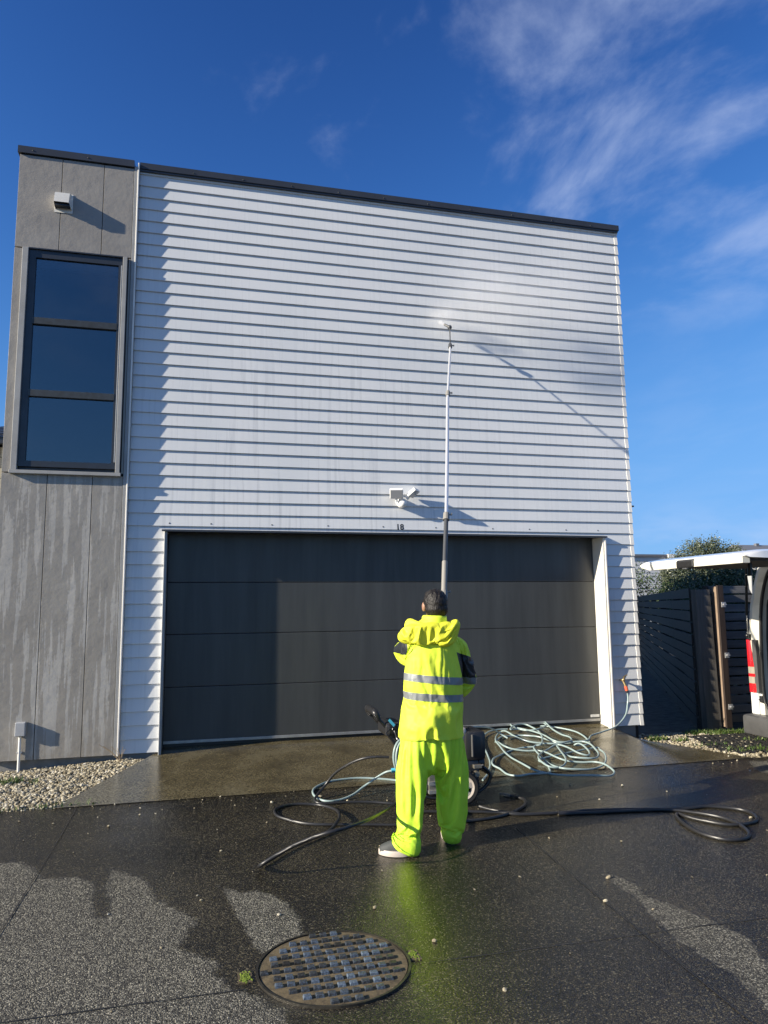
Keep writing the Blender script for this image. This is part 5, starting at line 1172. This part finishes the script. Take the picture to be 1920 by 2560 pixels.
# ================================================================== timber fence, post and gate
zy = lambda x, y: -.2
post = thing('gate_post', 'tall grey timber post leaning slightly beside the gate', 'fence post', (6.80, .30, -.2))
MB().add([(x+dx*(1 if k else 1), y, z) for k, (dx, z) in enumerate(((0.03, -.35), (-.02, 1.55))) for x, y in ((6.70, .24), (6.90, .24), (6.90, .34), (6.70, .34))], [(3, 2, 1, 0), (4, 5, 6, 7), (0, 1, 5, 4), (1, 2, 6, 5), (2, 3, 7, 6), (3, 0, 4, 7)]).build('plank', M_postw, post)
gt = thing('timber_gate', 'slatted grey timber gate with a brown stile behind the van', 'gate', (7.6, .32, -.1))
z = -.11; slme = None
for i in range(15):
    zz = -.09+.1135*i
    o = MB().cbox(6.945, 9.4, .335, .357, zz, zz+.094, .003).build('slat', M_gatew, gt); o.location.z += .006*(rng.random()-.5)
MB().cbox(6.962, 7.045, .195, .222, -.13, 1.60, .003).build('stile', M_brown, gt)
MB().cbox(6.960, 7.03, .2225, .305, -.12, 1.585, .002).build('stile_core', M_sunedge, gt)
for zz in (1.36, .74, .12):
    h_ = MB().cbox(7.00, 7.062, .185, .1945, zz-.032, zz+.032, .002).build('hinge_plate', M_galv, gt); MB().cyl((7.03, .168, zz), (7.03, .185, zz), .014, n=8).cyl((7.03, .176, zz), (7.062, .176, zz), .008, n=8).build('hinge_pin', M_galv, h_)
MB().cbox(6.90, 6.962, .345, .40, -.15, 1.60, .003).build('hanging_post', M_fencew, gt)

fence = thing('timber_fence', 'dark horizontal slat fence running back beside the house', 'fence', (9.7, 5.4, -.2))
A0 = Vector((6.74, .42, 0)); A1 = Vector((13.4, 11.9, 0)); dv = (A1-A0); FL = dv.length; dv.normalize(); nv = Vector((dv.y, -dv.x, 0))
bays = 6
def fbox(b, s0, s1, n0, n1, z0, z1):
    q = [A0+dv*s0+nv*n0, A0+dv*s1+nv*n0, A0+dv*s1+nv*n1, A0+dv*s0+nv*n1]
    return b.add([(p.x, p.y, z0) for p in q]+[(p.x, p.y, z1) for p in q], [(3, 2, 1, 0), (4, 5, 6, 7), (0, 1, 5, 4), (1, 2, 6, 5), (2, 3, 7, 6), (3, 0, 4, 7)])
for k in range(bays):
    s0, s1 = FL*k/bays, FL*(k+1)/bays
    for i in range(12):
        z0 = -.16+.146*i+.012*(rng.random()-.5)
        fbox(MB(), s0+.004, s1-.004, -.022, 0, z0, z0+.124).build('slat', M_fencew, fence)
    fbox(MB(), s0-.05, s0+.05, .002, .10, -.4, 1.5).build('post', M_fencew, fence)

# ================================================================== planting
def leaf_cloud(name, blobs, n, size, material, parent, clump=.5, wild=.1, keep=None):
    """leaf faces spread through lobed volumes, gathered in clumps so gaps stay open"""
    w = np.array([b[3]*b[4]*b[5] for b in blobs]); w = w/w.sum(); V = []; F = []
    k = 0; cl = []
    for bi, b in enumerate(blobs):
        m = max(6, int(n*w[bi]/26))
        for _ in range(m):
            d = rng.normal(size=3); d /= np.linalg.norm(d); r = (.35+.65*rng.random()**.5)*(1+wild*rng.normal())
            cl.append(np.array(b[:3])+d*np.array(b[3:6])*r)
    cl = np.array(cl)
    if keep is not None: cl = cl[[bool(keep(q)) for q in cl]]
    for _ in range(n):
        c = cl[rng.integers(len(cl))]+rng.normal(size=3)*clump*.16
        d1 = rng.normal(size=3); d1 /= np.linalg.norm(d1); d2 = np.cross(d1, rng.normal(size=3)); d2 /= np.linalg.norm(d2)
        L = size*(.7+.6*rng.random()); W = L*.42; q = len(V); nrm = np.cross(d1, d2)*L*.12
        V += [c-d1*L*.5, c+d2*W*.5+nrm, c+d1*L*.5, c-d2*W*.5+nrm]; F += [(q, q+1, q+2), (q, q+2, q+3)]
    me = bpy.data.meshes.new(name); me.from_pydata([tuple(v) for v in V], [], F)
    if parent is not None: me.transform(Matrix.Translation(-wpos(parent)))
    return link_mesh(name, me, material, parent)
hg = thing('hedge', 'dense dark green hedge along the back of the slat fence', 'hedge', (9.6, 3.5, -.2))
bl = []
for i in range(15):
    s = .3+.92*i; p = A0+dv*s+nv*1.15; bl.append((p.x, p.y, 1.04+.05*math.sin(i*1.7), .75, .75, 1.0+.05*math.sin(i*2.3)))
for i in range(5): bl.append((8.0+.7*i, 1.75+.1*i, 1.05+.08*math.sin(i*2.2), .6, .6, .95))
leaf_cloud('foliage', bl, 70000, .062, M_leaf, hg, .55, .04, lambda q: (q[0]-A0.x)*nv.x+(q[1]-A0.y)*nv.y > .42 and q[1] > .85)
st_ = MB()
for q in bl: st_.tube([(q[0], q[1], -.4), (q[0]+.1, q[1], .6), (q[0]-.05, q[1]+.1, 1.3)], [.05, .04, .02], 6)
st_.build('stems', M_bark, hg)
tr_ = thing('bushy_tree', 'round bushy tree with small leaves rising behind the fence', 'tree', (16.1, 12.1, -.3))
leaf_cloud('crown', [(16.0, 12.1, 2.66, .78, .7, .70), (16.75, 11.85, 2.60, .66, .6, .62), (15.15, 12.3, 2.34, .52, .5, .50), (16.2, 12.0, 3.02, .45, .42, .36), (16.5, 11.9, 1.9, .95, .8, .7), (15.4, 12.3, 1.7, .8, .7, .7)], 32000, .07, M_leaf2, tr_, .55, .08)
t_ = MB().tube([(16.1, 12.1, -.5), (16.15, 12.1, .8), (16.1, 12.1, 1.6)], [.13, .10, .08], 8)
for a in ((15.6, 12.2, 2.3), (16.6, 11.9, 2.5), (16.1, 12.0, 2.8)): t_.tube([(16.1, 12.1, 1.4), ((16.1+a[0])/2+.05, (12.1+a[1])/2, (1.5+a[2])/2), a], [.07, .05, .02], 6)
t_.build('trunk', M_bark, tr_)
bs = thing('boundary_shrub', 'leafy shrub just past the far corner of the house', 'shrub', (13.2, 13.6, -.3))
leaf_cloud('foliage', [(12.6, 12.4, 1.45, .8, .8, 1.05), (13.3, 13.6, 1.9, .9, .9, 1.1), (14.1, 12.9, 1.5, .8, .9, 1.0)], 9000, .09, M_leaf, bs, .8)
MB().tube([(13.2, 13.6, -.5), (13.2, 13.5, 1.6)], [.09, .04], 6).build('stem', M_bark, bs)
tw = thing('dry_weed', 'dry leafless weed growing at the foot of the tower corner', 'weed', (.0, -.08, -.05))
t_ = MB()
for a, b_, h_ in ((-.16, .0, .10), (-.09, .02, .09), (-.03, -.01, .075), (.02, .0, .085), (.04, .02, .06), (-.20, .01, .115)):
    t_.tube(spline([(.01, -.085, -.06), (.01+a*.45, -.085+b_, .01+h_*.25), (.01+a, -.09+b_, h_)], 4), .0022, 5)
t_.build('twigs', M_twig, tw)

# ================================================================== neighbours in the distance
nb = thing('neighbour_house', 'cream blockwork house with dark ribbed roof past the tower', 'house', (-6, 8, 0))
XE = -2.62; Y0 = 7.2
rows = 24; bw = .39
for r in range(rows):
    z0 = 4.45-.2*(r+1)
    for c_ in range(5):
        x1 = XE-(.195 if r % 2 else 0)-.40*c_; x1 = min(x1, XE)
        MB().box(max(-4.6, x1-bw), x1, Y0, Y0+.18, z0, z0+.19).build('block', M_block, nb)
MB().box(-12, XE-.01, Y0+.02, 14, -.5, 4.44).build('wall_core', M_foundation, nb)
MB().box(-12, XE+.12, Y0-.22, Y0-.10, 4.47, 4.60).build('gutter', M_cap, nb)
rs_ = MB()
for i in range(46):
    x = XE+.14-.2*i; rs_.prism([(Y0-.25, 4.60), (Y0-.25, 4.64), (11, 5.74), (11, 5.70)], x-.05, x)
rs_.build('roof_ribs', M_roofmetal, nb, kind='stuff')
MB().add([(-12, Y0-.24, 4.59), (XE+.14, Y0-.24, 4.59), (XE+.14, 11, 5.69), (-12, 11, 5.69), (-12, 11, 4.5), (XE+.14, 11, 4.5)], [(0, 1, 2, 3), (3, 2, 5, 4)]).build('roof', M_roofmetal, nb)
d1 = thing('distant_building', 'low pale building with flat roof beyond the hedge', 'building', (31, 36.5, 0))
MB().box(24, 33.6, 36, 42, -.4, 4.55).build('wall', M_distw, d1); MB().box(23.8, 33.8, 35.8, 42, 4.551, 4.70).build('roof_edge', M_distr, d1)
MB().box(31.75, 32.25, 35.7, 35.99, 3.6, 4.72).build('parapet_block', M_white, d1)
for i in range(8): MB().box(24, 33.6, 35.97, 35.999, 2.4+.26*i, 2.62+.26*i).build('cladding_board', M_distw, d1)
d2 = thing('distant_house', 'far house with low grey roof at the right', 'house', (31, 27, 0))
MB().box(30.2, 40, 26, 28.4, -.4, 4.0).build('wall', M_distw, d2)
MB().prism([(25.7, 3.95), (27.2, 4.62), (28.7, 3.95)], 29.8, 40.5, 'x').build('roof', M_distr, d2)
MB().box(31.25, 31.45, 27.0, 27.2, 4.3, 4.70).build('chimney', M_distr, d2)
